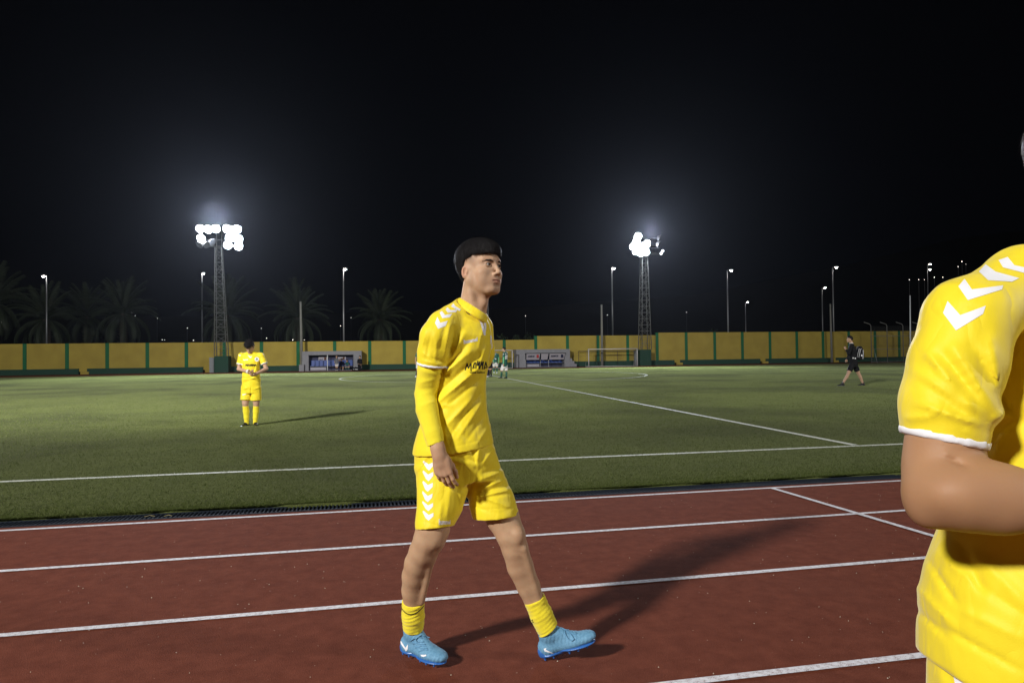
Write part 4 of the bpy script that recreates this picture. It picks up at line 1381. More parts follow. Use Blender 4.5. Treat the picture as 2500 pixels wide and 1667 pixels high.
def head_tint(C, fr, s=1.0, stubble=0.25):
    f, l, u = fr
    def fn(V):
        q = (V - C) / s
        x, y, z = q @ l, q @ f, q @ u
        T = np.repeat(SKIN[None] * np.array((1.13, 1.13, 1.16)), len(V), 0)
        def blend(m, c): 
            nonlocal T
            T = T * (1 - m[:, None]) + np.array(c)[None] * m[:, None]
        face = np.clip((y - 0.02) / 0.03, 0, 1)
        st = np.exp(-((z + 0.078) / 0.028) ** 2) * face * stubble + 0.5 * stubble * np.exp(-((z + 0.07) / 0.03) ** 2) * (np.abs(x) > 0.03)
        blend(np.clip(st, 0, 1), (0.26, 0.17, 0.115))
        lip = np.exp(-((z + 0.0690) / 0.0085) ** 4) * np.exp(-(x / 0.021) ** 4) * (y > 0.078)
        blend(np.clip(lip, 0, 1) * 0.75, (0.42, 0.16, 0.13))
        slit = np.exp(-((z + 0.0688) / 0.0022) ** 2) * (np.abs(x) < 0.021) * (y > 0.078)
        blend(np.clip(slit, 0, 1) * 0.8, (0.12, 0.05, 0.04))
        for e in (-1, 1):
            lid = np.exp(-(((x - e * 0.031) / 0.017) ** 2 + ((z - 0.003) / 0.010) ** 2) * 1.2) * (y > 0.04)
            blend(np.clip(lid, 0, 1) * 0.55, (0.26, 0.14, 0.10))
            lash = np.exp(-((np.hypot((x - e * 0.031) / 2.5, z + 0.0015) - 0.0050) / 0.0016) ** 2) * (z > -0.001) * (y > 0.06)
            blend(np.clip(lash, 0, 1) * 0.9, (0.02, 0.012, 0.01))
        ear = np.exp(-((np.abs(x) - 0.082) / 0.007) ** 2) * np.exp(-((z + .018) / .026) ** 4) * (y < 0.01)
        blend(np.clip(ear, 0, 1) * 0.5, (0.55, 0.22, 0.15))
        fade = np.clip((z - 0.012 + 0.8 * (y)) / 0.04, 0, 1) * np.clip((0.045 - y) / 0.03, 0, 1) * (np.abs(x) > 0.045)
        blend(np.clip(fade, 0, 1) * 0.8, (0.06, 0.045, 0.04))
        return np.clip(T, 0, 1)
    return fn


def eye_parts(C, fr, s, body, base, look):
    f, l, u = fr
    for e in (-1, 1):
        c = C + s * (e * 0.031 * l + 0.0705 * f - 0.001 * u)
        mb = MB(); mb.sphere(c, 0.0122 * s, 16, 12)
        eo = mb.build('eye', MT['eye_white'], body, base, True)
        d = nrm(f * 1.0 + look[0] * l + look[1] * u)
        a = nrm(np.cross(d, u)); b = np.cross(a, d)
        V = [c + s * 0.0131 * d]; F = []
        for k in range(16):
            t = 2 * math.pi * k / 16
            V.append(c + s * (0.0114 * d + 0.0067 * (math.cos(t) * a + math.sin(t) * b)))
        F = [(0, 1 + k, 1 + (k + 1) % 16) for k in range(16)]
        mesh_np('iris', V, F, MT['iris'], True, eo, base)


def brow_parts(C, fr, s, body, base):
    f, l, u = fr
    for e in (-1, 1):
        g0 = [C + s * (e * x * l + y * f + z * u) for x, y, z in ((0.0115, 0.0890, 0.0135), (0.026, 0.0868, 0.0158), (0.040, 0.0790, 0.0158), (0.054, 0.0660, 0.0105))]
        lo, hi = bounds(g0, 0.012)
        g = Grid(lo, hi, 0.0013)
        for (a, b, ra, rb) in ((0, 1, .0024, .0029), (1, 2, .0029, .0024), (2, 3, .0024, .0010)):
            g.union(p_cone(g0[a], g0[b], ra * s, rb * s), 0.003)
        sl, P = g.full(); g.d += 0.0007 * np.sin(P @ (l * 2600 + u * 900).astype(np.float32)).astype(np.float32)
        sdf_obj('eyebrow', g, MT['hair'], body, base)


def chevron(cx, cy, w, h, t, ang, sk=0.0):
    """V shape in pixels: arms rise on both sides of a point at the bottom"""
    pts = [(-w / 2, -h / 2), (0, h / 2 - t * 0.1), (w / 2, -h / 2), (w / 2, -h / 2 + t), (0, h / 2 + t * 0.9), (-w / 2, -h / 2 + t)]
    c, s = math.cos(math.radians(ang)), math.sin(math.radians(ang))
    o = [(cx + c * x - s * (y + sk * x), cy + s * x + c * (y + sk * x)) for x, y in pts]
    return [[o[0], o[1], o[4], o[5]], [o[1], o[2], o[3], o[4]]]


def main_player():
    base = G(1180, 1605); base[2] = 0
    root = empty('person', base, 'black-haired player in yellow kit and light blue boots striding across the red running track', 'person', 'players in yellow')
    h = 0.0052
    neck = W(1150, 776, 3.00)
    shR, elR, wrR = W(1068, 812, 2.87), W(1041, 965, 2.91), W(1070, 1098, 2.79)
    shL, elL, wrL = W(1170, 806, 3.14), W(1120, 950, 3.30), W(1112, 1070, 3.24)
    fh, lh, uh = dirs(48, 6, -2)
    HS = 1.05
    HC = W(1172, 656, 2.99)
    fc, lc, uc = dirs(52)
    # ---- body: limbs and trunk in one surface
    lo, hi = bounds([W(1000, 760, 2.8), W(1350, 760, 3.2), W(960, 1620, 2.8), W(1390, 1620, 3.15), wrL, neck], 0.10)
    g = Grid(lo, hi, h)
    tc = [W(1118, 1120, 3.0), W(1120, 1040, 3.0), W(1124, 950, 3.0), W(1130, 860, 3.0), W(1134, 800, 3.0)]
    g.union(p_loft(tc, [(.105, .095), (.10, .085), (.095, .085), (.110, .095), (.095, .07)], AX_R), 0.03)
    chain(g, [(W(1095, 775, 2.93), .045), (neck, .060)], .03)
    chain(g, [(W(1165, 778, 3.07), .045), (neck, .060)], .03)
    
    chain(g, [(shR, .050), (W(1051, 900, 2.89), .043), (W(1040, 960, 2.91), .037), (W(1043, 1000, 2.87), .037), (W(1058, 1050, 2.835), .027)], .01)
    chain(g, [(shL, .046), (elL, .038), (wrL, .028)], .02)
    # right leg (image left)
    chain(g, [(W(1078, 1160, 2.94), .078), (W(1066, 1235, 2.91), .075), (W(1057, 1290, 2.885), .0695), (W(1049, 1314, 2.89), .0665), (W(1034, 1345, 2.910), .0600),
              (W(1019, 1375, 2.935), .0545), (W(1011, 1405, 2.96), .0515), (W(1008, 1440, 2.99), .0480), (W(1009, 1490, 3.02), .040), (W(1010, 1540, 3.045), .037)], .010)
    g.union(p_ell(W(1064, 1318, 2.845), (AX_R, AX_F, AX_Z), (.030, .024, .036)), .02)     # kneecap
    g.union(p_cone(W(1058, 1345, 2.875), W(1030, 1470, 2.975), .014, .012), .02)          # shin edge
    # left leg (image right)
    chain(g, [(W(1168, 1160, 3.06), .080), (W(1200, 1215, 3.02), .078), (W(1227, 1262, 2.99), .0720), (W(1247, 1305, 2.965), .0620), (W(1257, 1338, 2.965), .0565),
              (W(1270, 1382, 2.985), .0565), (W(1290, 1430, 3.0), .0500), (W(1305, 1468, 3.005), .0430), (W(1338, 1535, 3.01), .037)], .010)
    g.union(p_ell(W(1264, 1308, 2.925), (AX_R, AX_F, AX_Z), (.027, .028, .036)), .02)
    g.union(p_cone(W(1278, 1340, 2.930), W(1318, 1470, 2.975), .013, .010), .02)
    sl, P = g.full()
    # knee hollows and tendons
    strokes(g, [(1072, 1325, 1060, 1352, 7, -.004), (1042, 1330, 1030, 1372, 8, .002),
                (1238, 1300, 1262, 1322, 10, -.004), (1258, 1345, 1280, 1352, 6, -.003)])
    body = sdf_obj('body', g, MT['skin'], root, base, lambda V: np.repeat(SKIN[None] * np.array((.97, .95, .90)), len(V), 0))
    # ---- head, neck, hand at finer resolution, joined into the same body
    lo, hi = bounds([HC + .13 * uh, HC - .13 * uh, HC + .13 * fh, HC - .12 * fh, HC + .1 * lh, HC - .1 * lh, neck - .03 * AX_Z], 0.02)
    gh = Grid(lo, hi, 0.0019)
    head_prims(gh, HC, (fh, lh, uh), HS, True, neck, .053)
    head = sdf_obj('head', gh, MT['skin'], None, base, head_tint(HC, (fh, lh, uh), HS))
    d = nrm(W(1092, 1190, 2.785) - W(1072, 1105, 2.79))
    lo, hi = bounds([wrR, wrR + .2 * d], 0.06)
    gg = Grid(lo, hi, 0.0024)
    gg.union(p_cone(W(1062, 1066, 2.815), W(1073, 1112, 2.79), .0300, .0270), .01)
    hand_prims(gg, W(1073, 1112, 2.79), d, nrm(-AX_F - .30 * AX_R), AX_R + 0.15 * AX_F, 0.98, (6, 12, 16, 20), (26, 20, 12), thumb='tuck')
    hand = sdf_obj('hand', gg, MT['skin'], None, base, lambda V: np.repeat((SKIN * np.array((1.0, .93, .92)))[None], len(V), 0))
    lo, hi = bounds([wrL], 0.13)
    g2 = Grid(lo, hi, 0.004)
    hand_prims(g2, wrL, nrm(wrL - elL), -AX_R, -AX_F, 0.96)
    hand2 = sdf_obj('hand', g2, MT['skin'], None, base, lambda V: np.repeat(SKIN[None], len(V), 0))
    join(body, [head, hand, hand2])
    eye_parts(HC, (fh, lh, uh), HS, body, base, (0.22, 0.08))
    brow_parts(HC, (fh, lh, uh), HS, body, base)
    # ---- hair: bowl cut with a straight fringe, faded sides
    L = lambda x, y, z: HC + x * lh + y * fh + z * uh
    ax = (lh, fh, uh)
    lo, hi = bounds([L(.1, .11, .14), L(-.1, -.13, -.09), L(.1, -.13, .14), L(-.1, .11, -.09), L(-.1, .11, .14), L(.1, -.13, -.09)], 0.01)
    gr = Grid(lo, hi, 0.0026)
    gr.union(p_ell(L(0, -0.014, 0.054), ax, (0.0890, 0.1110, 0.0850)), .01)
    gr.union(p_ell(L(0, 0.032, 0.066), ax, (0.074, 0.071, 0.047)), .03)
    gr.union(p_ell(L(0, -0.046, 0.004), ax, (0.064, 0.060, 0.082)), .03)
    sl, P = gr.full()
    q = P - HC.astype(np.float32)
    x, y, z = q @ lh.astype(np.float32), q @ fh.astype(np.float32), q @ uh.astype(np.float32)
    # lower edge: fringe high over the brows, dropping behind the ears to the nape
    ed = np.where(y > 0.02, 0.046 - 0.10 * np.clip(0.075 - y, 0, 1) * (y < .075) * .5, 0.0)
    t = np.clip((0.030 - y) / 0.085, 0, 1)
    ed = 0.047 * (1 - t) + (-0.080) * t
    ed = np.where(y > 0.030, 0.0475 + 0.0012 * np.sin(x * 900) + 0.0010 * np.sin(x * 2100), ed)
    ear = np.exp(-((y + 0.012) / 0.026) ** 2 - ((np.abs(x) - .075) / .03) ** 2) * 0.045
    front = np.clip((y - .015) / .03, 0, 1)
    tap = np.clip(1 - (z - ed) / .040, 0, 1)
    gr.d = gr.d + (tap * (.0095 * (1 - front) + .0015 * front)).astype(np.float32)
    gr.d = np.maximum(gr.d, (ed + ear - z) * 0.8)
    m = np.abs(gr.d) < .02
    ang = np.arctan2(x[m], y[m] + .012)
    gr.d[m] += (0.0007 * np.sin(ang * 53 + 6 * np.sin(ang * 7) + z[m] * 60) + 0.0016 * wav(P[m], 45, 3)).astype(np.float32)
    # tufts on the crown
    hair = sdf_obj('hair', gr, MT['hair'], body, base)
    strands('hair_strands', hair, HC, (fh, lh, uh), 9000, (.010, .020), .00045, MT['hair'], body, base)
    # ---- undershirt sleeve on the near arm
    lo, hi = bounds([shR, elR, wrR], .09)
    gs = Grid(lo, hi, 0.0042)
    chain(gs, [(W(1062, 850, 2.88), .056), (W(1051, 900, 2.89), .0545), (W(1040, 960, 2.91), .0475), (W(1043, 1000, 2.87), .0470), (W(1058, 1060, 2.82), .0385), (W(1067, 1100, 2.795), .0345)], .008)
    gs.cut(p_half(W(1063.5, 1084, 2.81), nrm(W(1080, 1135, 2.80) - W(1060, 1075, 2.81)), .1), .002)
    strokes(gs, [(1022, 935, 1066, 925, 5, .0035), (1022, 950, 1066, 945, 5, -.003), (1024, 962, 1060, 958, 5, .003), (1030, 905, 1070, 915, 7, .004), (1028, 990, 1062, 978, 5, .003),
                 (1046, 1062, 1078, 1050, 2.5, -.0015)])
    fold_noise(gs, .0014, 30, 4)
    
    sleeve = sdf_obj('undershirt_sleeve', gs, MT['sock'], root, base)
    # ---- shirt
    lo, hi = bounds([W(1000, 740, 2.75), W(1230, 740, 3.25), W(990, 1120, 2.75), W(1230, 1120, 3.25)], .06)
    gt = Grid(lo, hi, 0.0044)
    px = 3.0 / FPX
    rows = [(1130, 1004, 1212, .165), (1095, 1010, 1210, .163), (1060, 1019, 1203, .152), (1021, 1032, 1195, .140), (970, 1046, 1187, .135), (925, 1052, 1187, .135),
            (885, 1052, 1195, .140), (850, 1052, 1200, .140), (815, 1056, 1202, .130), (785, 1075, 1196, .105), (765, 1092, 1184, .080)]
    pts = [W((a + b) / 2, y, 3.0) for y, a, b, dp in rows]
    gt.union(p_loft(pts, [((b - a) / 2 * px, dp) for y, a, b, dp in rows], AX_R), .02)
    chain(gt, [(W(1102, 772, 2.93), .050), (W(1136, 762, 3.0), .066)], .03)
    chain(gt, [(W(1166, 775, 3.08), .045), (W(1144, 764, 3.0), .066)], .03)
    gsl = Grid(lo, hi, 0.0044)
    chain(gsl, [(W(1082, 795, 2.89), .068), (W(1066, 822, 2.87), .070), (W(1059, 860, 2.88), .068), (W(1055, 905, 2.885), .0650)], .01)
    chain(gsl, [(W(1172, 800, 3.12), .060), (W(1172, 860, 3.16), .066), (W(1155, 905, 3.20), .066)], .01)
    sn = nrm(W(1048, 960, 2.9) - W(1061, 850, 2.88))
    gsl.cut(p_half(W(1055, 893, 2.885), sn, .12), .002)
    gsl.cut(p_half(W(1160, 885, 3.18), nrm(W(1150, 950, 3.2) - W(1172, 850, 3.14)), .09), .002)
    gt.d = smin(gt.d, gsl.d, .03)
    strokes(gt, [
        (1150, 830, 1082, 905, 9, -.010), (1135, 812, 1100, 880, 7, .009), (1110, 800, 1096, 862, 6, -.007), (1098, 795, 1086, 868, 5, .008), (1086, 800, 1074, 850, 5, -.005),
        (1148, 858, 1070, 925, 7, .008), (1170, 868, 1068, 960, 9, -.010), (1180, 890, 1064, 985, 7, .010), (1172, 925, 1080, 1000, 7, -.007),
        (1150, 975, 1090, 1040, 9, .010), (1172, 960, 1100, 1062, 6, -.007), (1185, 970, 1118, 1070, 6, .007), (1190, 1000, 1140, 1075, 6, -.005),
        (1065, 985, 1082, 1040, 7, -.007), (1084, 990, 1100, 990, 5, .006), (1088, 1035, 1150, 1075, 8, -.005), (1198, 1035, 1165, 1082, 6, .005), (1075, 1010, 1090, 1070, 6, .006),
        (1190, 840, 1165, 905, 5, .005), (1198, 860, 1175, 935, 5, -.004), (1180, 800, 1168, 850, 5, .004),
        (1040, 800, 1030, 850, 5, .005), (1052, 815, 1040, 880, 5, -.005), (1030, 880, 1078, 892, 5, .006), (1050, 872, 1082, 885, 4, -.005), (1032, 862, 1060, 880, 5, .005),
        (1066, 830, 1062, 880, 5, .005), (1120, 790, 1160, 830, 9, .004), (1093, 1094, 1200, 1068, 2.5, -.0020)])
    fold_noise(gt, .0022, 17, 11)
    # openings: neck, sleeve ends, hem
    gt.cut(p_cone(W(1142, 775, 2.98), W(1160, 690, 2.96), .060, .066), .004)
    hn = nrm(W(1150, 1200, 3.0) - W(1135, 1089, 3.0))
    gt.cut(p_half(W(1145, 1090, 3.0), hn, .33), .002)
    tr = band(gt, W(1055, 893, 2.885), sn, .011, .080)
    shirt = sdf_obj('shirt', gt, MT['shirt'], root, base)
    # trim and prints of the shirt
    sdf_obj('sleeve_trim', tr, MT['white_print'], shirt, base)
    Y = -1
    Z1 = lambda pl: [[(980 + x / 4.612, 560 + y / 4.612) for x, y in p] for p in pl]
    Z3 = lambda pl: [[(980 + x / 5.6, 1060 + y / 5.6) for x, y in p] for p in pl]
    for c in ([(405, 985), (437, 1052), (522, 1028), (497, 1088), (413, 1120), (378, 1055)], [(458, 920), (490, 965), (572, 948), (545, 990), (460, 1000), (430, 935)],
              [(518, 878), (552, 910), (628, 905), (615, 932), (522, 938), (497, 905)], [(585, 832), (608, 866), (668, 900), (655, 920), (600, 893), (558, 868)]):
        decal('shoulder_chevron', Z1([[c[0], c[1], c[4], c[5]], [c[1], c[2], c[3], c[4]]]), shirt, MT['white_print'], shirt, base)
    decal_text('maker_name', 'hummel', [(1131.8, 828.9), (1165.4, 823), (1165.8, 832.6), (1132.2, 840)], shirt, MT['white_print'], shirt, base, bold=.045)
    SS = []
    for pl in ([(550, 930), (650, 580), (712, 830), (850, 570), (852, 945)], [(945, 845), (1030, 560), (1110, 560), (1108, 840)], [(985, 790), (1040, 800)],
               [(1185, 690), (1205, 450), (1240, 700), (1310, 480), (1262, 830)], [(1300, 860), (1420, 480), (1425, 690), (1500, 490), (1440, 870)],
               [(1530, 870), (1622, 505), (1690, 780)], [(1555, 800), (1680, 790)]):
        for p0, p1 in zip(pl[:-1], pl[1:]):
            p0 = np.array(p0, float); p1 = np.array(p1, float); t = nrm(p1 - p0); q = np.array((-t[1], t[0])) * 27
            p0 = p0 - t * 12; p1 = p1 + t * 12
            SS.append([tuple(np.array((1110, 860)) + z / 21.38) for z in (p0 + q, p1 + q, p1 - q, p0 - q)])
    for i, st in enumerate(SS): pass
    decal('sponsor_lettering', SS, shirt, MT['black_print'], shirt, base, step=2.0)
    decal_text('sponsor_lettering', 'Gusta Italiano', [(1147.5, 905), (1184, 906), (1184, 911), (1147, 911)], shirt, MT['black_print'], shirt, base, bold=.012, shear=.3)
    decal('collar_placket', Z1([[(835, 985), (862, 985), (885, 1040)], [(862, 985), (908, 1040), (885, 1040)], [(885, 1040), (908, 1040), (942, 1140), (928, 1192)], [(942, 1140), (948, 1190), (928, 1192)],
                                [(918, 1012), (948, 1002), (955, 1100), (945, 1180), (936, 1110)]]), shirt, MT['white_print'], shirt, base)
    decal('club_badge', Z1([[(1000, 1190), (1020, 1196), (1024, 1330), (1015, 1350), (1004, 1280)]]), shirt, MT['white_print'], shirt, base)
    # collar: a ribbed crew neck band, high at the nape and low at the throat
    cc = W(1153, 755, 2.99)
    a1 = nrm(W(1187, 777, 2.96) - W(1120, 733, 3.02)); r1 = np.linalg.norm(W(1187, 777, 2.96) - W(1120, 733, 3.02)) / 2
    cn = nrm(np.cross(a1, AX_F)); cn = cn if cn[2] > 0 else -cn
    cg = Grid(*bounds([cc], .11), 0.0030)
    for lv, rr in ((-.017, .012), (-.011, .008), (-.005, .005), (.001, .002), (.006, .0)):
        ring = []
        for k in range(41):
            th = 2 * math.pi * k / 40
            ring.append(cc + (r1 + rr * .7 - .004) * math.cos(th) * a1 + (.068 + rr) * math.sin(th) * AX_F + lv * cn)
        for p0, p1 in zip(ring[:-1], ring[1:]): cg.union(p_cone(p0, p1, .0052, .0052), .008)
    sdf_obj('collar', cg, MT['shirt'], shirt, base)
    # ---- shorts
    lo, hi = bounds([W(995, 1060, 2.75), W(1285, 1060, 3.22), W(995, 1310, 2.75), W(1285, 1310, 3.22)], .05)
    gp = Grid(lo, hi, 0.0046)
    rows = [(1170, 1022, 1222, .13), (1130, 1012, 1216, .145), (1100, 1012, 1207, .145), (1075, 1018, 1200, .135), (1050, 1026, 1194, .125)]
    pts = [W((a + b) / 2, y, 3.0) for y, a, b, dp in rows]
    gp.union(p_loft(pts, [((b - a) / 2 * px, dp) for y, a, b, dp in rows], AX_R), .03)
    gp.union(p_loft([W(1082, 1150, 2.955), W(1080, 1200, 2.925), W(1073, 1240, 2.910), W(1061, 1280, 2.895), W(1060, 1330, 2.88)], [(.112, .105), (.110, .098), (.097, .096), (.083, .096), (.078, .098)], AX_R), .03)
    ld = nrm(W(1216, 1262, 2.98) - W(1160, 1150, 3.06))
    lr = nrm(AX_R - ld * (AX_R @ ld))
    gp.union(p_loft([W(1163, 1140, 3.055), W(1186, 1190, 3.03), W(1201, 1225, 3.01), W(1216, 1282, 2.99)], [(.094, .11), (.098, .110), (.102, .110), (.102, .112)], lr), .035)
    strokes(gp, [(1090, 1120, 1160, 1135, 7, .006), (1100, 1108, 1165, 1128, 5, -.005), (1170, 1090, 1165, 1130, 7, .010), (1150, 1100, 1160, 1130, 5, -.005), (1205, 1095, 1180, 1130, 5, .006),
                 (1165, 1150, 1140, 1230, 8, -.012), (1168, 1140, 1150, 1190, 5, .006), (1235, 1170, 1160, 1200, 5, .006), (1240, 1185, 1158, 1205, 4, -.006), (1245, 1195, 1160, 1215, 4, .007),
                 (1245, 1205, 1175, 1215, 4, -.004), (1228, 1150, 1175, 1170, 5, .005), (1225, 1140, 1178, 1155, 4, -.004), (1160, 1205, 1262, 1245, 5, .006),
                 (1020, 1150, 1045, 1110, 5, .005), (1016, 1160, 1040, 1128, 4, -.003), (1025, 1110, 1050, 1095, 6, .004), (1100, 1190, 1090, 1260, 7, .005), (1115, 1180, 1120, 1240, 7, -.005), (1078, 1230, 1070, 1290, 6, .005),
                 (1045, 1220, 1042, 1280, 5, -.003), (1020, 1268, 1095, 1290, 2.4, -.0020), (1168, 1243, 1262, 1240, 2.4, -.0020)])
    fold_noise(gp, .0022, 18, 21)
    gp.cut(p_half(W(1060, 1287, 2.90), nrm(np.array(W(1066, 1330, 2.895)) - W(1056, 1285, 2.91) - .10 * AX_R * 0 + .012 * AX_R * -1), .125), .002)
    gp.cut(p_half(W(1215, 1261, 2.985), nrm(W(1219, 1310, 2.98) - W(1214, 1255, 2.99)), .135), .002)
    shorts = sdf_obj('shorts', gp, MT['shirt'], root, base)
    for c in ([(303, 358), (374, 410), (440, 376), (440, 425), (378, 495), (345, 465), (293, 380)], [(300, 490), (365, 548), (436, 512), (436, 566), (372, 641), (338, 610), (290, 515)],
              [(300, 632), (363, 692), (430, 660), (428, 716), (362, 783), (328, 755), (288, 655)], [(292, 772), (362, 840), (428, 806), (420, 862), (362, 926), (326, 895), (285, 800)],
              [(293, 908), (365, 970), (432, 936), (432, 985), (370, 1048), (333, 1018), (285, 930)], [(300, 1038), (375, 1100), (438, 1070), (438, 1118), (372, 1176), (333, 1145), (290, 1060)]):
        decal('side_chevron', Z3([[c[0], c[1], c[4], c[5], c[6]], [c[1], c[2], c[3], c[4]]]), shorts, MT['white_print'], shorts, base)
    decal_text('maker_name', 'hummel', [(1071.4, 1266), (1099.5, 1268.5), (1099.5, 1278.8), (1071.4, 1281)], shorts, MT['white_print'], shorts, base, bold=.035)
    # ---- socks and boots
    for side in (0, 1):
        if side == 0:
            top, bot, ank = W(1008.5, 1466, 3.005), W(1009, 1534, 3.042), W(1009, 1545, 3.047)
            ft = nrm(0.80 * AX_R - 0.60 * AX_F); up = AX_Z
            rr = (.0505, .0490, .046)
        else:
            top, bot, ank = W(1303.5, 1460, 3.0), W(1338, 1535, 3.01), W(1340, 1546, 3.01)
            ft = nrm(math.cos(.36) * (AX_R * .985 - AX_F * .17) + math.sin(.36) * AX_Z); up = nrm(AX_Z - math.tan(.36) * AX_R * .8)
            rr = (.0480, .0490, .050)
        dn = nrm(bot - top)
        gk = Grid(*bounds([top, bot], .08), 0.0032)
        mid = (top + bot) / 2
        chain(gk, [(top - .02 * dn, rr[0]), (mid, rr[1]), (bot + .02 * dn, rr[2])], .01)
        sl, P = gk.full()
        t = ((P - top.astype(np.float32)) @ dn.astype(np.float32))
        tw = (P @ AX_R.astype(np.float32))
        gk.d -= (0.0013 * np.sin(t * 150 + 9 * np.sin(tw * 17 + t * 30)) * (0.6 + wav(P, 30, 5 + side)) + 0.0006 * np.sin(t * 330 + tw * 60) + .002 * wav(P, 40, 9)).astype(np.float32)
        gk.cut(p_half(top, -dn, .1), .001)
        gk.cut(p_half(bot, dn if side == 0 else nrm(dn + .25 * AX_R), .1), .001)
        hollow(gk, .0065)
        sock = sdf_obj('sock', gk, MT['sock'], root, base)
        if side == 0:
            line = [(979 + i * 3.1, 1476 + 22 * math.sin(math.pi * (i / 18) ** .8) ** .8) for i in range(19)]
            pol = [[line[i], line[i + 1], (line[i + 1][0], line[i + 1][1] + 2.6), (line[i][0], line[i][1] + 2.6)] for i in range(18)]
            decal('sock_stripe', pol, sock, MT['black_print'], sock, base)
        else:
            decal('sock_mark', chevron(1301, 1515, 7, 5, 5, 60), sock, MT['black_print'], sock, base)
        gb = Grid(*bounds([ank, ank + .2 * ft, ank - .08 * ft, ank - .1 * up], .07), 0.0032)
        shoe_prims(gb, ank, ft, up, 1.0)
        sl, P = gb.full(); m = np.abs(gb.d) < .02
        gb.d[m] += (0.0008 * np.sin((P[m] @ ft.astype(np.float32)) * 420 + 3 * np.sin((P[m] @ AX_Z.astype(np.float32)) * 90))).astype(np.float32)
        boot = sdf_obj('boot', gb, MT['boot'], root, base)
        lt = np.cross(up, ft)
        # sole plate with studs
        gsz = Grid(*bounds([ank - .09 * up, ank + .19 * ft - .09 * up, ank - .07 * ft - .09 * up], .055), 0.0032)
        gsz.union(p_ell(ank + .108 * ft - .083 * up, (lt, ft, up), (.047, .083, .009)), .01)
        gsz.union(p_ell(ank - .022 * ft - .081 * up, (lt, ft, up), (.035, .047, .011)), .01)
        gsz.union(p_cone(ank - .02 * ft - .082 * up, ank + .09 * ft - .083 * up, .016, .016), .02)
        gsz.union(p_ell(ank - .050 * ft - .066 * up, (lt, ft, up), (.029, .022, .026)), .01)
        plate = sdf_obj('sole_plate', gsz, MT['boot_sole'], boot, base)
        for (sx, sy_) in ((.028, .15), (-.026, .15), (.034, .11), (-.032, .11), (.03, .07), (-.028, .07), (.022, -.005), (-.022, -.005), (.020, -.045), (-.020, -.045)):
            mb = MB(); p0 = ank + sx * lt + sy_ * ft - .086 * up
            mb.tube([p0, p0 - .012 * up], [.0062, .0042], 8); mb.build('stud', MT['boot_sole'], boot, base, False)
        # laces
        if side == 0:
            LS = [[(1003, 1560), (1018, 1556), (1034, 1556)], [(1008, 1571), (1022, 1566), (1040, 1566)], [(1014, 1581), (1030, 1575), (1046, 1576)], [(1022, 1590), (1036, 1584), (1048, 1586)],
                  [(1005, 1566), (1025, 1572), (1044, 1571)], [(1012, 1577), (1028, 1582), (1048, 1581)]]
            SW = [[(940 + x / 4.2, 1300 + y / 4.2) for x, y in p] for p in ([(143, 1052), (158, 1092), (180, 1130), (165, 1140)], [(165, 1140), (180, 1130), (210, 1178), (216, 1214)], [(210, 1178), (236, 1140), (233, 1192), (216, 1214)])]
            SW2 = [[(1026, 1597), (1032, 1600), (1040, 1597), (1041, 1600), (1034, 1602.5), (1029, 1601)]]
            loops = [[(1018, 1556), (1028, 1549), (1042, 1553), (1052, 1557)], [(1018, 1556), (1008, 1559), (1000, 1566)], [(1018, 1556), (1014, 1562), (1019, 1566)]]
        else:
            LS = [[(1372, 1532), (1382, 1537), (1392, 1536)], [(1380, 1538), (1390, 1543), (1402, 1541)], [(1390, 1543), (1400, 1548), (1412, 1545)]]
            SW = [[(940 + x / 4.2, 1306 + y / 4.2) for x, y in p] for p in ([(1626, 1162), (1654, 1154), (1650, 1174), (1638, 1190)], [(1638, 1190), (1650, 1172), (1700, 1196), (1742, 1216)])]
            SW2 = []
            loops = [[(1376, 1531), (1384, 1525), (1394, 1523)], [(1378, 1533), (1380, 1548), (1388, 1560), (1396, 1563), (1402, 1560), (1394, 1548), (1384, 1538)], [(1376, 1532), (1388, 1532), (1396, 1538)]]
        for Lp in LS:
            rope(boot, Lp, .0018, base, 'lace')
        for Lp in loops:
            rope(boot, Lp, .0020, base, 'lace', lift=.004)
        decal('side_logo', SW, boot, MT['white_print'], boot, base, step=2.5)
        if SW2: decal('toe_logo', SW2, boot, MT['white_print'], boot, base, step=2.5)
    return root


def rope(target, pxs, r, base, name, lift=0.0008):
    tv = np.empty(len(target.data.vertices) * 3, np.float32); target.data.vertices.foreach_get('co', tv)
    tv = tv.reshape(-1, 3) + np.asarray(base, np.float32)
    if target.name not in _BVH:
        _BVH[target.name] = BVHTree.FromPolygons([Vector(v) for v in tv.tolist()], [tuple(p.vertices) for p in target.data.polygons])
    bvh = _BVH[target.name]
    P = []
    lastd = None
    for i in range(len(pxs) - 1):
        for t in np.linspace(0, 1, 5)[:-1]:
            x = pxs[i][0] * (1 - t) + pxs[i + 1][0] * t; y = pxs[i][1] * (1 - t) + pxs[i + 1][1] * t
            d = nrm(W(x, y, 1) - CAM); h = bvh.ray_cast(Vector(CAM), Vector(d))
            if h[0] is not None: lastd = (np.array(h[0]) - CAM) @ d
            if lastd is None: continue
            P.append(CAM + d * (lastd - lift - .5 * r))
    if len(P) > 2:
        mb = MB(); mb.tube(P, r, 6); mb.build(name, MT['lace'], target, base, True)


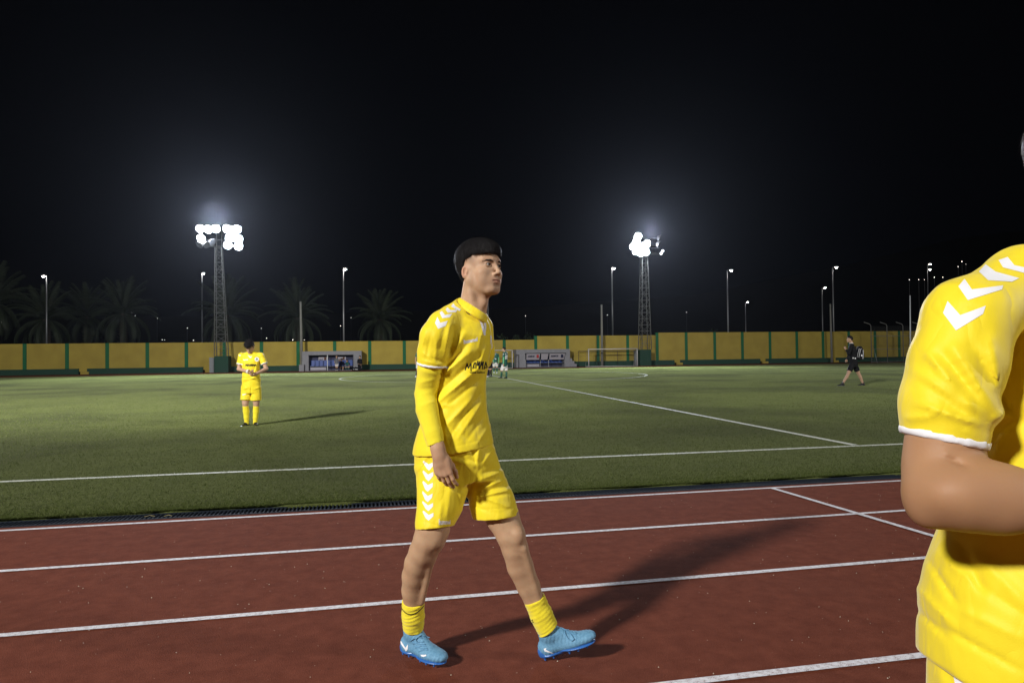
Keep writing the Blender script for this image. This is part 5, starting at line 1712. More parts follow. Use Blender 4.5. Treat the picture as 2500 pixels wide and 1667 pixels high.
def band(g, p, n, w, R):
    """a band of cloth just above an opening, as its own grid"""
    p = np.asarray(p, float)
    lo, hi = p - R, p + R
    o = Grid(lo, hi, g.h)
    a = np.maximum(np.round((lo - g.lo) / g.h).astype(int), 0)
    o.lo = g.lo + a * g.h
    e = np.minimum(a + o.n, g.n)
    o.d = g.d[a[0]:e[0], a[1]:e[1], a[2]:e[2]].copy(); o.n = np.array(o.d.shape)
    sl, P = o.sub(o.lo, o.lo + g.h * (o.n - 1))
    q = P - p.astype(np.float32); t = q @ n.astype(np.float32)
    d0 = o.d[sl]
    d = np.maximum(d0 - .0020, np.abs(t + w / 2) - w / 2 - .0006)
    d = np.maximum(d, np.linalg.norm(q, axis=-1) - R * .97)
    o.d[sl] = np.maximum(d, -(d0 + .009))
    return o


def join(a, others):
    """merge meshes (and their tint) into a"""
    ms = [a.data] + [o.data for o in others]
    V = []; F = []; T = []; n = 0
    for m in ms:
        v = np.empty(len(m.vertices) * 3, np.float32); m.vertices.foreach_get('co', v); V.append(v.reshape(-1, 3))
        f = np.empty(len(m.loops), np.int32); m.loops.foreach_get('vertex_index', f); F.append(f.reshape(-1, 4) + n)
        c = np.ones(len(m.vertices) * 4, np.float32)
        if 'tint' in m.color_attributes: m.color_attributes['tint'].data.foreach_get('color', c)
        T.append(c.reshape(-1, 4)[:, :3]); n += len(m.vertices)
    nm = a.name
    o = mesh_np(nm, np.concatenate(V), np.concatenate(F), a.data.materials[0], True, None, (0, 0, 0), tint=np.concatenate(T))
    old = a.data; a.data = o.data
    bpy.data.objects.remove(o)
    for q in others: bpy.data.objects.remove(q)
    return a


# ------------------------------------------------------------------ the near player cut by the right edge
def near_player():
    fc, lc, uc = dirs(30); fh, lh, uh = dirs(70, 0)
    shR = W(2335, 800, 1.09)
    nb = W(2615, 650, 1.17)
    cen = nb - .12 * AX_Z
    shL = cen + .19 * lc - .01 * AX_Z
    elR, wrR = W(2290, 1212, 1.03), W(2700, 1228, .96)
    elL = shL - .26 * AX_Z + .06 * fc; wrL = elL + .24 * fc + .0 * AX_Z
    pe = W(2455, 1480, 1.235)
    HC = W(2696, 400, 1.19)
    base = np.array((pe[0], pe[1], 0.))
    root = empty('person', base, 'nearest player in yellow, cut off by the right edge, with a bent bare forearm', 'person', 'players in yellow')
    h = .0058
    hpR, hpL = pe - .09 * lc - .06 * AX_Z, pe + .09 * lc - .06 * AX_Z
    knR, knL = hpR + .10 * fc, hpL - .06 * fc
    knR[2] = knL[2] = .50
    anR, anL = knR - .06 * fc, knL - .16 * fc
    anR[2] = anL[2] = .09
    lo, hi = bounds([shR, shL, wrR, wrL, pe, nb, HC, anR, anL], .16); lo[2] = 0.0
    g = Grid(lo, hi, .0075)
    g.union(p_loft([pe - .1 * AX_Z, pe + .1 * AX_Z, pe * .5 + cen * .5, cen], [(.11, .08), (.10, .07), (.10, .07), (.10, .06)], lc), .03)
    head_prims(g, HC, (fh, lh, uh), 1.0, False, nb, .060)
    chain(g, [(shL, .055), (elL, .042), (wrL, .03)], .015)
    for a, b, c in ((hpR, knR, anR), (hpL, knL, anL)):
        chain(g, [(a, .060), (b, .055), (b * .65 + c * .35, .055), (c, .037)], .01)
    body = sdf_obj('body', g, MT['skin'], root, base, lambda V: np.repeat(SKIN[None] * np.array((.80, .66, .54)), len(V), 0))
    lo, hi = bounds([shR, elR, wrR], .14)
    ga = Grid(lo, hi, .0042)
    chain(ga, [(W(2328, 900, 1.08), .042), (W(2306, 1060, 1.065), .0480), (W(2300, 1120, 1.064), .0490), (W(2300, 1165, 1.052), .0490), (W(2296, 1200, 1.035), .0465)], .02)
    chain(ga, [(W(2296, 1210, 1.033), .0455), (W(2360, 1212, 1.015), .0470), (W(2440, 1222, 1.0), .0445), (W(2560, 1226, .98), .0360), (wrR, .0270)], .02)
    ga.union(p_ell(W(2256, 1232, 1.045), (AX_R, AX_F, AX_Z), (.020, .026, .030)), .02)
    ga.union(p_ell(W(2400, 1200, 1.0), (nrm(wrR - elR), AX_F, AX_Z), (.07, .040, .036)), .03)
    ga.union(p_ell(W(2322, 1075, 1.075), (AX_R, AX_F, AX_Z), (.030, .036, .055)), .03)
    strokes(ga, [(2310, 1118, 2365, 1140, 9, -.006), (2300, 1105, 2325, 1112, 8, .004)])
    hand_prims(ga, wrR, nrm(wrR - elR), nrm(-AX_F + .3 * AX_Z), AX_Z, .98)
    arm = sdf_obj('arm', ga, MT['skin'], None, base, lambda V: np.repeat(SKIN[None] * np.array((.84, .69, .55)), len(V), 0))
    join(body, [arm])
    # hair
    L = lambda x, y, z: HC + x * lh + y * fh + z * uh
    gr = Grid(*bounds([HC], .17), .004)
    gr.union(p_ell(L(0, -.014, .052), (lh, fh, uh), (.083, .103, .082)), .02)
    gr.union(p_ell(L(0, -.045, .000), (lh, fh, uh), (.066, .062, .075)), .03)
    gr.cut(p_ell(L(0, .085, -.03), (lh, fh, uh), (.10, .085, .085)), .01)
    fold_noise(gr, .003, 90, 5)
    hr_ = sdf_obj('hair', gr, MT['brown_hair'], body, base)
    strands('hair_strands', hr_, HC, (fh, lh, uh), 5000, (.008, .018), .0006, MT['brown_hair'], body, base)
    # shirt
    lo, hi = bounds([W(2170, 560, 1.0), W(2170, 1680, 1.0), shL + .1 * lc + .1 * AX_Z, nb, pe + .35 * fc, pe - .25 * fc, W(2800, 900, 1.2)], .10)
    gt = Grid(lo, hi, .0052)
    def row(y, xl, hw, D): return W(xl, y, D) + math.hypot(hw, .62 * hw) * AX_R, hw
    R_ = [(1700, 2222, .175, .165), (1600, 2222, .172, .165), (1500, 2226, .168, .160), (1420, 2243, .160, .155), (1335, 2280, .145, .145), (1230, 2292, .145, .145), (1100, 2305, .150, .150), (950, 2325, .150, .155), (820, 2350, .140, .14), (740, 2370, .125, .11)]
    pts, secs = [], []
    for y, xl, hw, dp in R_:
        xl += 6
        p, _ = row(y, xl, hw, 1.17); pts.append(p); secs.append((hw, dp))
    gt.union(p_loft(pts, secs, AX_R), .03)
    chain(gt, [(W(2360, 780, 1.09), .056), (W(2500, 690, 1.13), .058), (nb - .055 * AX_Z, .068)], .02)
    chain(gt, [(shL + .005 * AX_Z, .070), (cen + .085 * AX_Z, .075)], .03)
    gs = Grid(lo, hi, .0052)
    chain(gs, [(W(2358, 782, 1.09), .060), (W(2336, 880, 1.080), .0640), (W(2312, 983, 1.072), .0620), (W(2303, 1110, 1.066), .0590)], .02)
    sn = nrm(W(2292, 1140, 1.058) - W(2325, 960, 1.078))
    sn = nrm(sn - .0 * AX_R)
    ep = W(2302, 1077, 1.067); 
    hemv = nrm(W(2410, 1098, 1.06) - W(2199, 1054, 1.07)); sn = nrm(np.cross(AX_F, hemv)); sn = sn if sn[2] < 0 else -sn
    gs.cut(p_half(ep, sn, .16), .002)
    chain(gs, [(shL, .072), (shL * .35 + elL * .65, .075)], .02)
    gs.cut(p_half(shL * .4 + elL * .6, nrm(elL - shL), .13), .002)
    gt.d = smin(gt.d, gs.d, .035)
    strokes(gt, [(a, b, c, d, e * 1.0, f * .9) for a, b, c, d, e, f in [
        (2262, 860, 2330, 940, 12, .010), (2300, 860, 2375, 960, 11, -.008), (2330, 850, 2440, 1020, 14, .010), (2370, 840, 2440, 950, 10, -.007), (2420, 830, 2450, 1010, 14, .009),
        (2250, 930, 2350, 1010, 10, -.006), (2225, 900, 2320, 960, 10, .006), (2240, 985, 2390, 1035, 9, .010), (2350, 975, 2400, 1010, 10, .007), (2215, 1020, 2290, 1015, 9, .007), (2330, 1045, 2412, 1072, 7, .003),
        (2440, 960, 2480, 1010, 14, -.012), (2420, 1030, 2500, 980, 12, .006), (2430, 1050, 2500, 1020, 10, -.006),
        (2270, 1370, 2340, 1480, 9, -.008), (2290, 1350, 2370, 1420, 9, .006), (2235, 1430, 2330, 1530, 9, .005), (2230, 1480, 2320, 1560, 9, -.006), (2350, 1330, 2400, 1440, 12, -.008), (2400, 1370, 2500, 1470, 14, .006), (2300, 1530, 2500, 1640, 8, -.006),
        (2380, 1420, 2500, 1500, 12, -.005), (2345, 1300, 2352, 1470, 3, -.002), (2330, 1480, 2500, 1560, 10, .005), (2240, 700, 2330, 690, 14, .003)]])
    fold_noise(gt, .0025, 13, 31)
    gt.cut(p_cone(nb - .01 * AX_Z + .02 * fc, nb + .2 * AX_Z + .04 * fc, .064, .07), .004)
    hv = nrm(W(2500, 1700, 1.12) - W(2228, 1545, 1.2)); hn = np.cross(AX_F, hv); hn = nrm(hn) if hn[2] < 0 else -nrm(hn)
    gt.cut(p_half(W(2228, 1590, 1.17), hn, .75), .003)
    tr = band(gt, ep, sn, .0125, .115)
    shirt = sdf_obj('shirt', gt, MT['shirt'], root, base)
    sdf_obj('sleeve_trim', tr, MT['white_print'], shirt, base)
    Z5 = lambda pl: [[(2180 + x / 2.2406, 300 + y / 2.2406) for x, y in p] for p in pl]
    for c in ([(300, 975), (368, 1052), (508, 1000), (492, 1045), (345, 1135), (275, 1040)], [(392, 855), (432, 912), (602, 890), (596, 912), (410, 970), (358, 895)],
              [(508, 775), (560, 815), (690, 850), (650, 870), (520, 862), (470, 815)], [(628, 735), (664, 780), (735, 795), (735, 826), (602, 792), (578, 752)]):
        decal('shoulder_chevron', Z5([[c[0], c[1], c[4], c[5]], [c[1], c[2], c[3], c[4]]]), shirt, MT['white_print'], shirt, base, step=7)
    # shorts
    lo, hi = bounds([pe, knR, knL, pe + .2 * fc, pe - .2 * fc], .15)
    gp = Grid(lo, hi, .0062)
    pts, secs = [], []
    for y, xl, hw, dp in ((1420, 2300, .110, .10), (1500, 2285, .120, .110), (1570, 2262, .140, .130), (1640, 2248, .155, .15), (1720, 2246, .165, .16), (1800, 2250, .165, .16)):
        pts.append(W(xl + 6, y, 1.17) + math.hypot(hw, .62 * hw) * AX_R); secs.append((hw, dp))
    gp.union(p_loft(pts, secs, AX_R), .03)
    for a, b in ((hpR, knR), (hpL, knL)):
        e = a * .25 + b * .75
        chain(gp, [(a * .8 + e * .2, .085), (e, .100)], .02)
        gp.cut(p_half(e, nrm(b - a), .2), .002)
    strokes(gp, [(2245, 1560, 2300, 1640, 9, .006), (2260, 1600, 2330, 1660, 8, -.005)])
    fold_noise(gp, .003, 14, 8)
    shorts = sdf_obj('shorts', gp, MT['shirt'], root, base)
    decal('side_chevron', [[(2326, 1636), (2352, 1667), (2358, 1690), (2336, 1690)]], shorts, MT['white_print'], shorts, base, step=7)
    for k, a in ((knR, anR), (knL, anL)):
        gk = Grid(*bounds([k, a], .1), .006)
        chain(gk, [(k * .85 + a * .15, .06), (k * .6 + a * .4, .06), (a, .042)], .01)
        sdf_obj('sock', gk, MT['sock'], root, base)
        gb = Grid(*bounds([a, a + .2 * fc, a - .1 * AX_Z], .08), .006)
        shoe_prims(gb, a, fc, AX_Z); sdf_obj('boot', gb, MT['black_shoe'], root, base)


# ------------------------------------------------------------------ the other people
def kit_mats(**k): return k


def figure(name, label, D, J, yaw, fit, group=None, hyaw=None, hpitch=0, K=1.0, toes=(0, 0), hvox=None, hair='hair', cat='person', seated=False):
    """J: joint -> (photo px, photo py, extra depth in metres). fit: dict of garment materials"""
    j = {k: W(v[0], v[1], D + (v[2] if len(v) > 2 else 0)) for k, v in J.items()}
    base = (j['anR'] + j['anL']) / 2; base = np.array((base[0], base[1], 0.0))
    root = empty('person', base, label, cat, group)
    h = hvox or float(np.clip(D * .00058, .007, .0135))
    fc, lc, uc = dirs(yaw); fh, lh, uh = dirs(yaw if hyaw is None else hyaw, hpitch)
    skin = fit.get('skin', MT['skin_far'])
    sh = (j['shR'] + j['shL']) / 2; pe = j['pelvis']; tor = nrm(sh - pe); T = lambda a: pe * (1 - a) + sh * a
    allp = list(j.values())
    lo, hi = bounds(allp + [j['head'] + .15 * AX_Z, base], .20)
    lo[2] = max(lo[2], -.04)
    g = Grid(lo, hi, h)
    g.union(p_loft([T(-.12), T(.1), T(.4), T(.8), T(1.0)], np.array([(.14, .10), (.15, .10), (.125, .09), (.15, .105), (.13, .07)]) * K, lc), .03)
    head_prims(g, j['head'], (fh, lh, uh), K, False, j['neck'])
    for s in 'RL':
        chain(g, [(j['sh' + s] - .012 * AX_Z, .042 * K), (j['el' + s], .037 * K), (j['wr' + s], .027 * K)], .015)
        d = nrm(j['wr' + s] - j['el' + s]); w = j['wr' + s]
        nv = nrm(np.cross(d, fc)) if abs(d @ fc) < .9 else uc
        if D < 30: hand_prims(g, w, d, nv if s == 'R' else -nv, fc, K, (30, 35, 40, 45), (35, 30, 20))
        else: g.union(p_ell(w + .07 * d, (fc, d, nv), np.array((.036, .075, .02)) * K), .02)
        kn, an, hp = j['kn' + s], j['an' + s], j['hp' + s]
        chain(g, [(hp, .082 * K), (kn * .8 + hp * .2, .066 * K), (kn, .055 * K), (kn * .65 + an * .35 - .012 * fc, .054 * K), (kn * .3 + an * .7, .042 * K), (an, .036 * K)], .02)
    body = sdf_obj('body', g, skin, root, base)
    # hair
    L = lambda x, y, z: j['head'] + K * (x * lh + y * fh + z * uh)
    gr = Grid(*bounds([j['head']], .17), min(h, .009))
    gr.union(p_ell(L(0, -.014, .052), (lh, fh, uh), np.array((.082, .100, .082)) * K), .02)
    gr.union(p_ell(L(0, -.045, .005), (lh, fh, uh), np.array((.066, .060, .070)) * K), .03)
    gr.cut(p_ell(L(0, .085, -.03), (lh, fh, uh), np.array((.10, .085, .085)) * K), .01)
    if D < 20: gr.union(p_ell(L(0, .03, .075), (lh, fh, uh), np.array((.075, .075, .05)) * K), .02)
    fold_noise(gr, .008, 45, 5)
    hr_ = sdf_obj('hair', gr, MT[hair], body, base)
    if D < 20: strands('hair_strands', hr_, j['head'], (fh, lh, uh), 1200, (.02, .045), .0022, MT[hair], body, base, lift=.9)
    # shirt
    gt = Grid(lo, hi, h)
    if seated: low = 0.02
    else: low = -.16
    gt.union(p_loft([T(low), T(.15), T(.45), T(.8), T(.97), T(1.07)], np.array([(.185, .135), (.178, .130), (.165, .125), (.182, .130), (.150, .095), (.085, .075)]) * K, lc), .03)
    chain(gt, [(j['shR'] - .012 * AX_Z, .052 * K), (T(1.06), .066 * K), (j['shL'] - .012 * AX_Z, .052 * K)], .03)
    chain(gt, [(T(1.02), .075 * K), (j['neck'] * .75 + T(1.0) * .25, .064 * K)], .03)
    fr_ = fit.get('sleeve', .62)
    for s in 'RL':
        a, b = j['sh' + s] - .009 * AX_Z, j['el' + s]; e = a * (1 - fr_) + b * fr_
        gs = Grid(*bounds([a, b, j['wr' + s]], .12), h)
        r0 = .062 * K
        if fr_ > 1: chain(gs, [(a, r0), (b, .055 * K), (j['wr' + s] * .93 + b * .07, .042 * K)], .02)
        else:
            chain(gs, [(a, r0), (e + .05 * nrm(b - a), .068 * K)], .02); gs.cut(p_half(e, nrm(b - a), .16), .002)
        put(gt, gs, .03)
    fold_noise(gt, .0075 * K, 13, int(abs(J['head'][0])))
    if fit.get('folds'): strokes(gt, fit['folds'])
    gt.d = np.maximum(gt.d, 0 + gt.d)
    if fr_ <= 1 and fit.get('trim'):
        for s in 'RL':
            a, b = j['sh' + s], j['el' + s]; e = a * (1 - fr_) + b * fr_
            tb = band(gt, e, nrm(b - a), .022, .11 * K)
            tb.d = tb.d
            sdf_obj('sleeve_trim', tb, fit['trim'], body, base)
    shirt = sdf_obj('shirt', gt, fit['shirt'], root, base)
    if fit.get('under'):
        for s in 'RL':
            gu = Grid(*bounds([j['el' + s], j['wr' + s], j['sh' + s]], .1), h)
            chain(gu, [(j['sh' + s] * .5 + j['el' + s] * .5, .052 * K), (j['el' + s], .047 * K), (j['wr' + s], .036 * K)], .01)
            sdf_obj('undershirt_sleeve', gu, fit['under'], root, base)
    # shorts or trousers
    gp = Grid(lo, hi, h)
    gp.union(p_loft([T(-.30) if not seated else T(-.1), T(-.1), T(.08), T(.2)], np.array([(.165, .125), (.18, .135), (.17, .125), (.155, .115)]) * K, lc), .03)
    tl = fit.get('short', .72)
    for s in 'RL':
        hp, kn, an = j['hp' + s], j['kn' + s], j['an' + s]
        if tl > 1: chain(gp, [(hp, .095 * K), (kn, .072 * K), (an, .058 * K)], .015)
        else:
            gs = Grid(*bounds([hp, kn], .2), h); e = hp * (1 - tl) + kn * tl; dd = nrm(kn - hp)
            chain(gs, [(hp, .098 * K), (e + .06 * dd, .100 * K)], .01); gs.cut(p_half(e, dd, .22), .002)
            put(gp, gs, .02)
    fold_noise(gp, .0065 * K, 14, 3)
    if fit.get('folds'): strokes(gp, fit['folds'])
    sho = sdf_obj('shorts' if tl < 1 else 'trousers', gp, fit['shorts'], root, base)
    # socks and shoes
    for i, s in enumerate('RL'):
        kn, an = j['kn' + s], j['an' + s]
        if fit.get('sock'):
            gk = Grid(*bounds([kn, an], .1), min(h, .010)); st = fit.get('sock_h', .16)
            top = kn * (1 - st) + an * st
            chain(gk, [(top, .056 * K), (kn * .6 + an * .4 - .012 * fc, .0585 * K), (kn * .3 + an * .7, .047 * K), (an, .042 * K)], .015)
            gk.cut(p_half(top, nrm(kn - an), .14), .002)
            sdf_obj('sock', gk, fit['sock'], root, base)
        ft, _, _ = dirs(toes[i]); gb = Grid(*bounds([an, an + .2 * ft, an - .1 * AX_Z], .08), min(h, .009))
        shoe_prims(gb, an, ft, AX_Z, K); so = sdf_obj('shoe', gb, fit['shoe'], root, base)
        if D < 30:
            mb = MB(); l_ = np.cross(AX_Z, ft); p0 = an - .086 * K * AX_Z
            V = [p0 + K * (x * l_ + y * ft) for x, y in ((-.03, -.06), (.03, -.06), (.035, .0), (.045, .10), (.03, .17), (-.03, .17), (-.045, .10), (-.035, 0))]
            mb.add(V + [v - .012 * AX_Z for v in V], [tuple(range(8)), tuple(range(15, 7, -1))] + [(k, 8 + k, 8 + (k + 1) % 8, (k + 1) % 8) for k in range(8)])
            mb.build('sole', fit.get('sole', MT['white_shoe']), so, base)
    return root, dict(shirt=shirt, shorts=sho, body=body, base=base, j=j)


def put(g, s, k):
    """smooth union of a smaller grid into g (aligned by resampling)"""
    a = np.round((s.lo - g.lo) / g.h).astype(int)
    off = (g.lo + a * g.h) - s.lo            # sub-voxel shift is ignored (< h)
    lo_ = np.maximum(a, 0); hi_ = np.minimum(a + s.n, g.n)
    if np.any(hi_ <= lo_): return
    sg = tuple(slice(lo_[i], hi_[i]) for i in range(3)); ss = tuple(slice(lo_[i] - a[i], hi_[i] - a[i]) for i in range(3))
    g.d[sg] = smin(g.d[sg], s.d[ss], k)


def DB(px, py):
    return float((G(px, py) - CAM) @ C_F)


# second player in yellow, on the pitch, adjusting his wristband
D2 = DB(606, 1041)
Z = lambda x, y, dd=0: (540 + x / 5.808, 800 + y / 5.808, dd)
r2, p2 = figure('person', 'player in yellow with long yellow socks on the pitch, looking down at his hands', D2,
                dict(head=Z(402, 268, -.09), neck=Z(420, 372, .02), shR=Z(292, 392), shL=Z(565, 392), elR=Z(250, 585, -.02), elL=Z(640, 580, -.02), wrR=Z(395, 625, -.22), wrL=Z(490, 655, -.24),
                     pelvis=Z(425, 800), hpR=Z(358, 850), hpL=Z(495, 850), knR=Z(342, 1070, -.05), knL=Z(497, 1070), anR=Z(362, 1352, 0), anL=Z(483, 1350, .04)),
                0, dict(shirt=MT['shirt'], shorts=MT['shirt'], sock=MT['sock'], shoe=MT['black_shoe'], sole=MT['dark_metal'], trim=MT['white_print'], sock_h=.13, short=.80, sleeve=.66, folds=[(594, 875, 600, 905, 2, .010), (636, 872, 628, 905, 2.2, -.012), (630, 880, 618, 925, 2, .012), (590, 920, 634, 932, 2, -.012), (592, 928, 632, 922, 1.6, .012), (612, 925, 634, 918, 1.8, .012), (600, 940, 610, 955, 2, -.010), (613, 945, 612, 968, 2, -.016), (620, 950, 634, 946, 1.6, .012), (595, 950, 605, 946, 1.6, .010), (624, 888, 630, 915, 2, .012), (583, 880, 592, 884, 1.5, .008), (640, 880, 650, 876, 1.5, .008)]), 'players in yellow', hyaw=3, hpitch=-36, K=.985,
                toes=(-22, 30), hair='hair')
b2 = p2['base']
decal('club_badge', [[(540 + (505 + 32 * math.cos(t)) / 5.808, 800 + (447 + 32 * math.sin(t)) / 5.808) for t in np.linspace(0, 6.283, 13)[:-1]]], p2['shirt'], MT['white_print'], p2['shirt'], b2, off=.004, step=4)
decal_text('badge_detail', 'X', [(624, 874), (630, 874), (630, 879), (624, 879)], p2['shirt'], MT['plinth_green'], p2['shirt'], b2, off=.008, step=4)
decal_text('maker_name', 'hummel', [(594, 876.5), (605, 876), (605, 879.5), (594, 880)], p2['shirt'], MT['white_print'], p2['shirt'], b2, off=.004, step=4, bold=.05)
decal_text('sponsor_lettering', 'MAMMA', [(599.5, 888), (626, 888.5), (627, 894), (599.5, 894)], p2['shirt'], MT['black_print'], p2['shirt'], b2, off=.004, step=4, bold=.05)
decal('neck_placket', [[(604, 866), (612, 871), (616, 868), (612.5, 874), (610, 873)]], p2['shirt'], MT['white_print'], p2['shirt'], b2, off=.004, step=4)
decal_text('maker_name', 'hummel', [(592, 961.5), (601, 959.5), (601, 963), (592, 965)], p2['shorts'], MT['white_print'], p2['shorts'], b2, off=.004, step=4, bold=.05)
for c in ((583.5, 861.5), (585.5, 866.5), (644, 864)):
    decal('shoulder_chevron', chevron(c[0], c[1], 5, 2.5, 2, 0), p2['shirt'], MT['white_print'], p2['shirt'], b2, off=.004, step=4)
wq = p2['j']['wrR']; mb = MB(); dq = nrm(p2['j']['wrR'] - p2['j']['elR'])
mb.tube([wq - .05 * dq, wq - .005 * dq], [.040, .037], 12); mb.build('wristband', MT['white_kit'], r2, b2, True)

# player in black with a backpack, walking to the left
D3 = DB(2080, 943)
Z = lambda x, y, dd=0: (2030 + x / 10.45, 810 + y / 10.45, dd)
r3, p3 = figure('person', 'player in black top and shorts with a backpack walking across the pitch', D3,
                dict(head=Z(462, 190), neck=Z(505, 285), shL=Z(505, 365, -.17), shR=Z(520, 355, .17), elL=Z(440, 560, -.22), elR=Z(450, 580, .20), wrL=Z(378, 455, -.10), wrR=Z(400, 700, .20),
                     pelvis=Z(560, 770), hpL=Z(535, 830, -.08), hpR=Z(580, 830, .08), knL=Z(430, 1060, -.10), knR=Z(690, 1060, .08), anL=Z(285, 1318, -.10), anR=Z(805, 1318, .08)),
                -98, dict(shirt=MT['black_kit'], shorts=MT['black_kit'], shoe=MT['black_shoe'], sole=MT['white_shoe'], sleeve=1.2, short=.74), None, hyaw=-102, K=1.0, toes=(-96, -98))
b3 = p3['base']
bpk = W(2030 + 715 / 10.45, 810 + 545 / 10.45, D3 - .02)
fB, lB, uB = dirs(-98)
bp_root = empty('backpack', bpk - .3 * AX_Z, 'black backpack with white piping worn by the player in black', 'backpack')
gk = Grid(*bounds([bpk], .42), .011)
gk.union(p_ell(bpk, (fB, lB, uB), (.11, .17, .25)), .02)
gk.union(p_loft([bpk - .22 * uB, bpk + .14 * uB, bpk + .24 * uB], [(.16, .105), (.16, .10), (.11, .06)], lB, sq=4.0), .04)
gk.union(p_ell(bpk - .10 * fB - .06 * uB, (fB, lB, uB), (.05, .12, .14)), .03)
bb_ = bpk - .3 * AX_Z
bag = sdf_obj('bag', gk, MT['black_kit'], bp_root, bb_)
for pl in ([(655, 650), (680, 520), (705, 425)], [(695, 650), (718, 540), (730, 460), (760, 425), (800, 430), (803, 560), (795, 690)]):
    decal('piping', [[Z(*a)[:2], Z(*b)[:2], (Z(*b)[0] + .9, Z(*b)[1]), (Z(*a)[0] + .9, Z(*a)[1])] for a, b in zip(pl[:-1], pl[1:])], bag, MT['white_print'], bag, bb_, off=.008, step=6)
decal('bag_logo', [[Z(755, 580)[:2], Z(785, 580)[:2], Z(790, 625)[:2], Z(752, 620)[:2]]], bag, MT['white_print'], bag, bb_, off=.01, step=6)
for sx in (-.09, .09):
    mb = MB(); q = bpk + .12 * fB + sx * lB; mb.tube([q - .2 * uB, q + .10 * fB, q + .12 * fB + .16 * uB, q + .02 * fB + .24 * uB], .02, 6); mb.build('strap', MT['black_kit'], bp_root, bb_, True)
for i in range(6):
    decal('side_chevron', [[Z(395 + (5 - i) * 8 - 20, 760 + i * 42)[:2], Z(395 + (5 - i) * 8, 776 + i * 42)[:2], Z(395 + (5 - i) * 8 + 20, 760 + i * 42)[:2], Z(395 + (5 - i) * 8, 790 + i * 42)[:2]]], p3['shorts'], MT['white_print'], p3['shorts'], b3, off=.010, step=6)
decal('jacket_print', [[Z(520, 340)[:2], Z(600, 320)[:2], Z(600, 352)[:2], Z(530, 358)[:2]]], p3['shirt'], MT['white_print'], p3['shirt'], b3, off=.01, step=6)
decal('hem_lettering', [[Z(535 + k * 52, 650 + k * 9)[:2], Z(570 + k * 52, 656 + k * 9)[:2], Z(566 + k * 52, 684 + k * 9)[:2], Z(540 + k * 52, 680 + k * 9)[:2]] for k in range(5)], p3['shirt'], MT['white_print'], p3['shirt'], b3, off=.012, step=6)
mb = MB(); nq = p3['j']['neck'] + .01 * AX_Z; mb.tube([nq - .045 * AX_Z, nq - .005 * AX_Z], [.072, .066], 12); mb.build('collar', MT['white_kit'], r3, b3, True)

# players in green
GK = dict(shirt=MT['green_kit'], shorts=MT['white_kit'], sock=MT['green_kit'], shoe=MT['black_shoe'], sock_h=.05, trim=MT['light_green'])
D4 = DB(1230, 925.5)
Z = lambda x, y, dd=0: (1180 + x / 15.68, 840 + y / 15.68, dd)
r4, p4 = figure('person', 'player in green shirt number 10 and white shorts, back turned, on the halfway line', D4,
                dict(head=Z(785, 200), neck=Z(815, 300), shL=Z(790, 368, -.12), shR=Z(885, 345, .12), elL=Z(775, 590, -.20), elR=Z(880, 560, .22), wrL=Z(775, 745, -.22), wrR=Z(860, 720, .22), pelvis=Z(820, 790),
                     hpL=Z(760, 830, -.05), hpR=Z(865, 830, .05), knL=Z(700, 1010, -.05), knR=Z(880, 1010, .05), anL=Z(690, 1245), anR=Z(885, 1250)),
                -125, dict(GK, under=MT['light_green'], short=.97), 'players in green', hyaw=-95, toes=(-60, -95), K=.93)
decal_text('shirt_number', '10', [(1233.4, 866.5), (1239, 866.5), (1239, 877.3), (1233.4, 877)], p4['shirt'], MT['white_print'], p4['shirt'], p4['base'], off=.012, step=4, bold=.06)
decal('name_lettering', [[(1232.5, 862.5), (1239, 863), (1239, 864.8), (1232.5, 864.4)]], p4['shirt'], MT['white_print'], p4['shirt'], p4['base'], off=.012, step=4)
decal('shoulder_chevron', [[(1226.5, 862), (1229.5, 862), (1229.5, 866.5), (1226.8, 866.5)]], p4['shirt'], MT['white_print'], p4['shirt'], p4['base'], off=.012, step=4)

D5 = DB(1209, 911.5)
r5, p5 = figure('person', 'player in green with bowed head and light green sleeves, facing the camera beside number 10', D5,
                dict(head=Z(415, 280, -.05), neck=Z(455, 350), shR=Z(405, 395), shL=Z(560, 395), elR=Z(385, 560), elL=Z(592, 570), wrR=Z(385, 690, -.1), wrL=Z(588, 720), pelvis=Z(455, 700), hpR=Z(415, 745), hpL=Z(500, 745),
                     knR=Z(403, 890), knL=Z(518, 890), anR=Z(405, 1060), anL=Z(522, 1068)),
                -8, dict(GK, shoe=MT['white_shoe'], under=MT['light_green'], short=.80), 'players in green', hyaw=-30, hpitch=-25, toes=(10, -10), K=.93)
decal('shirt_print', [[Z(420, 530)[:2], Z(490, 560)[:2], Z(500, 590)[:2], Z(450, 572)[:2]]], p5['shirt'], MT['white_print'], p5['shirt'], p5['base'], off=.012, step=4)
decal('collar_trim', [[Z(440, 350)[:2], Z(470, 400)[:2], Z(490, 350)[:2], Z(470, 420)[:2]]], p5['shirt'], MT['white_print'], p5['shirt'], p5['base'], off=.012, step=4)

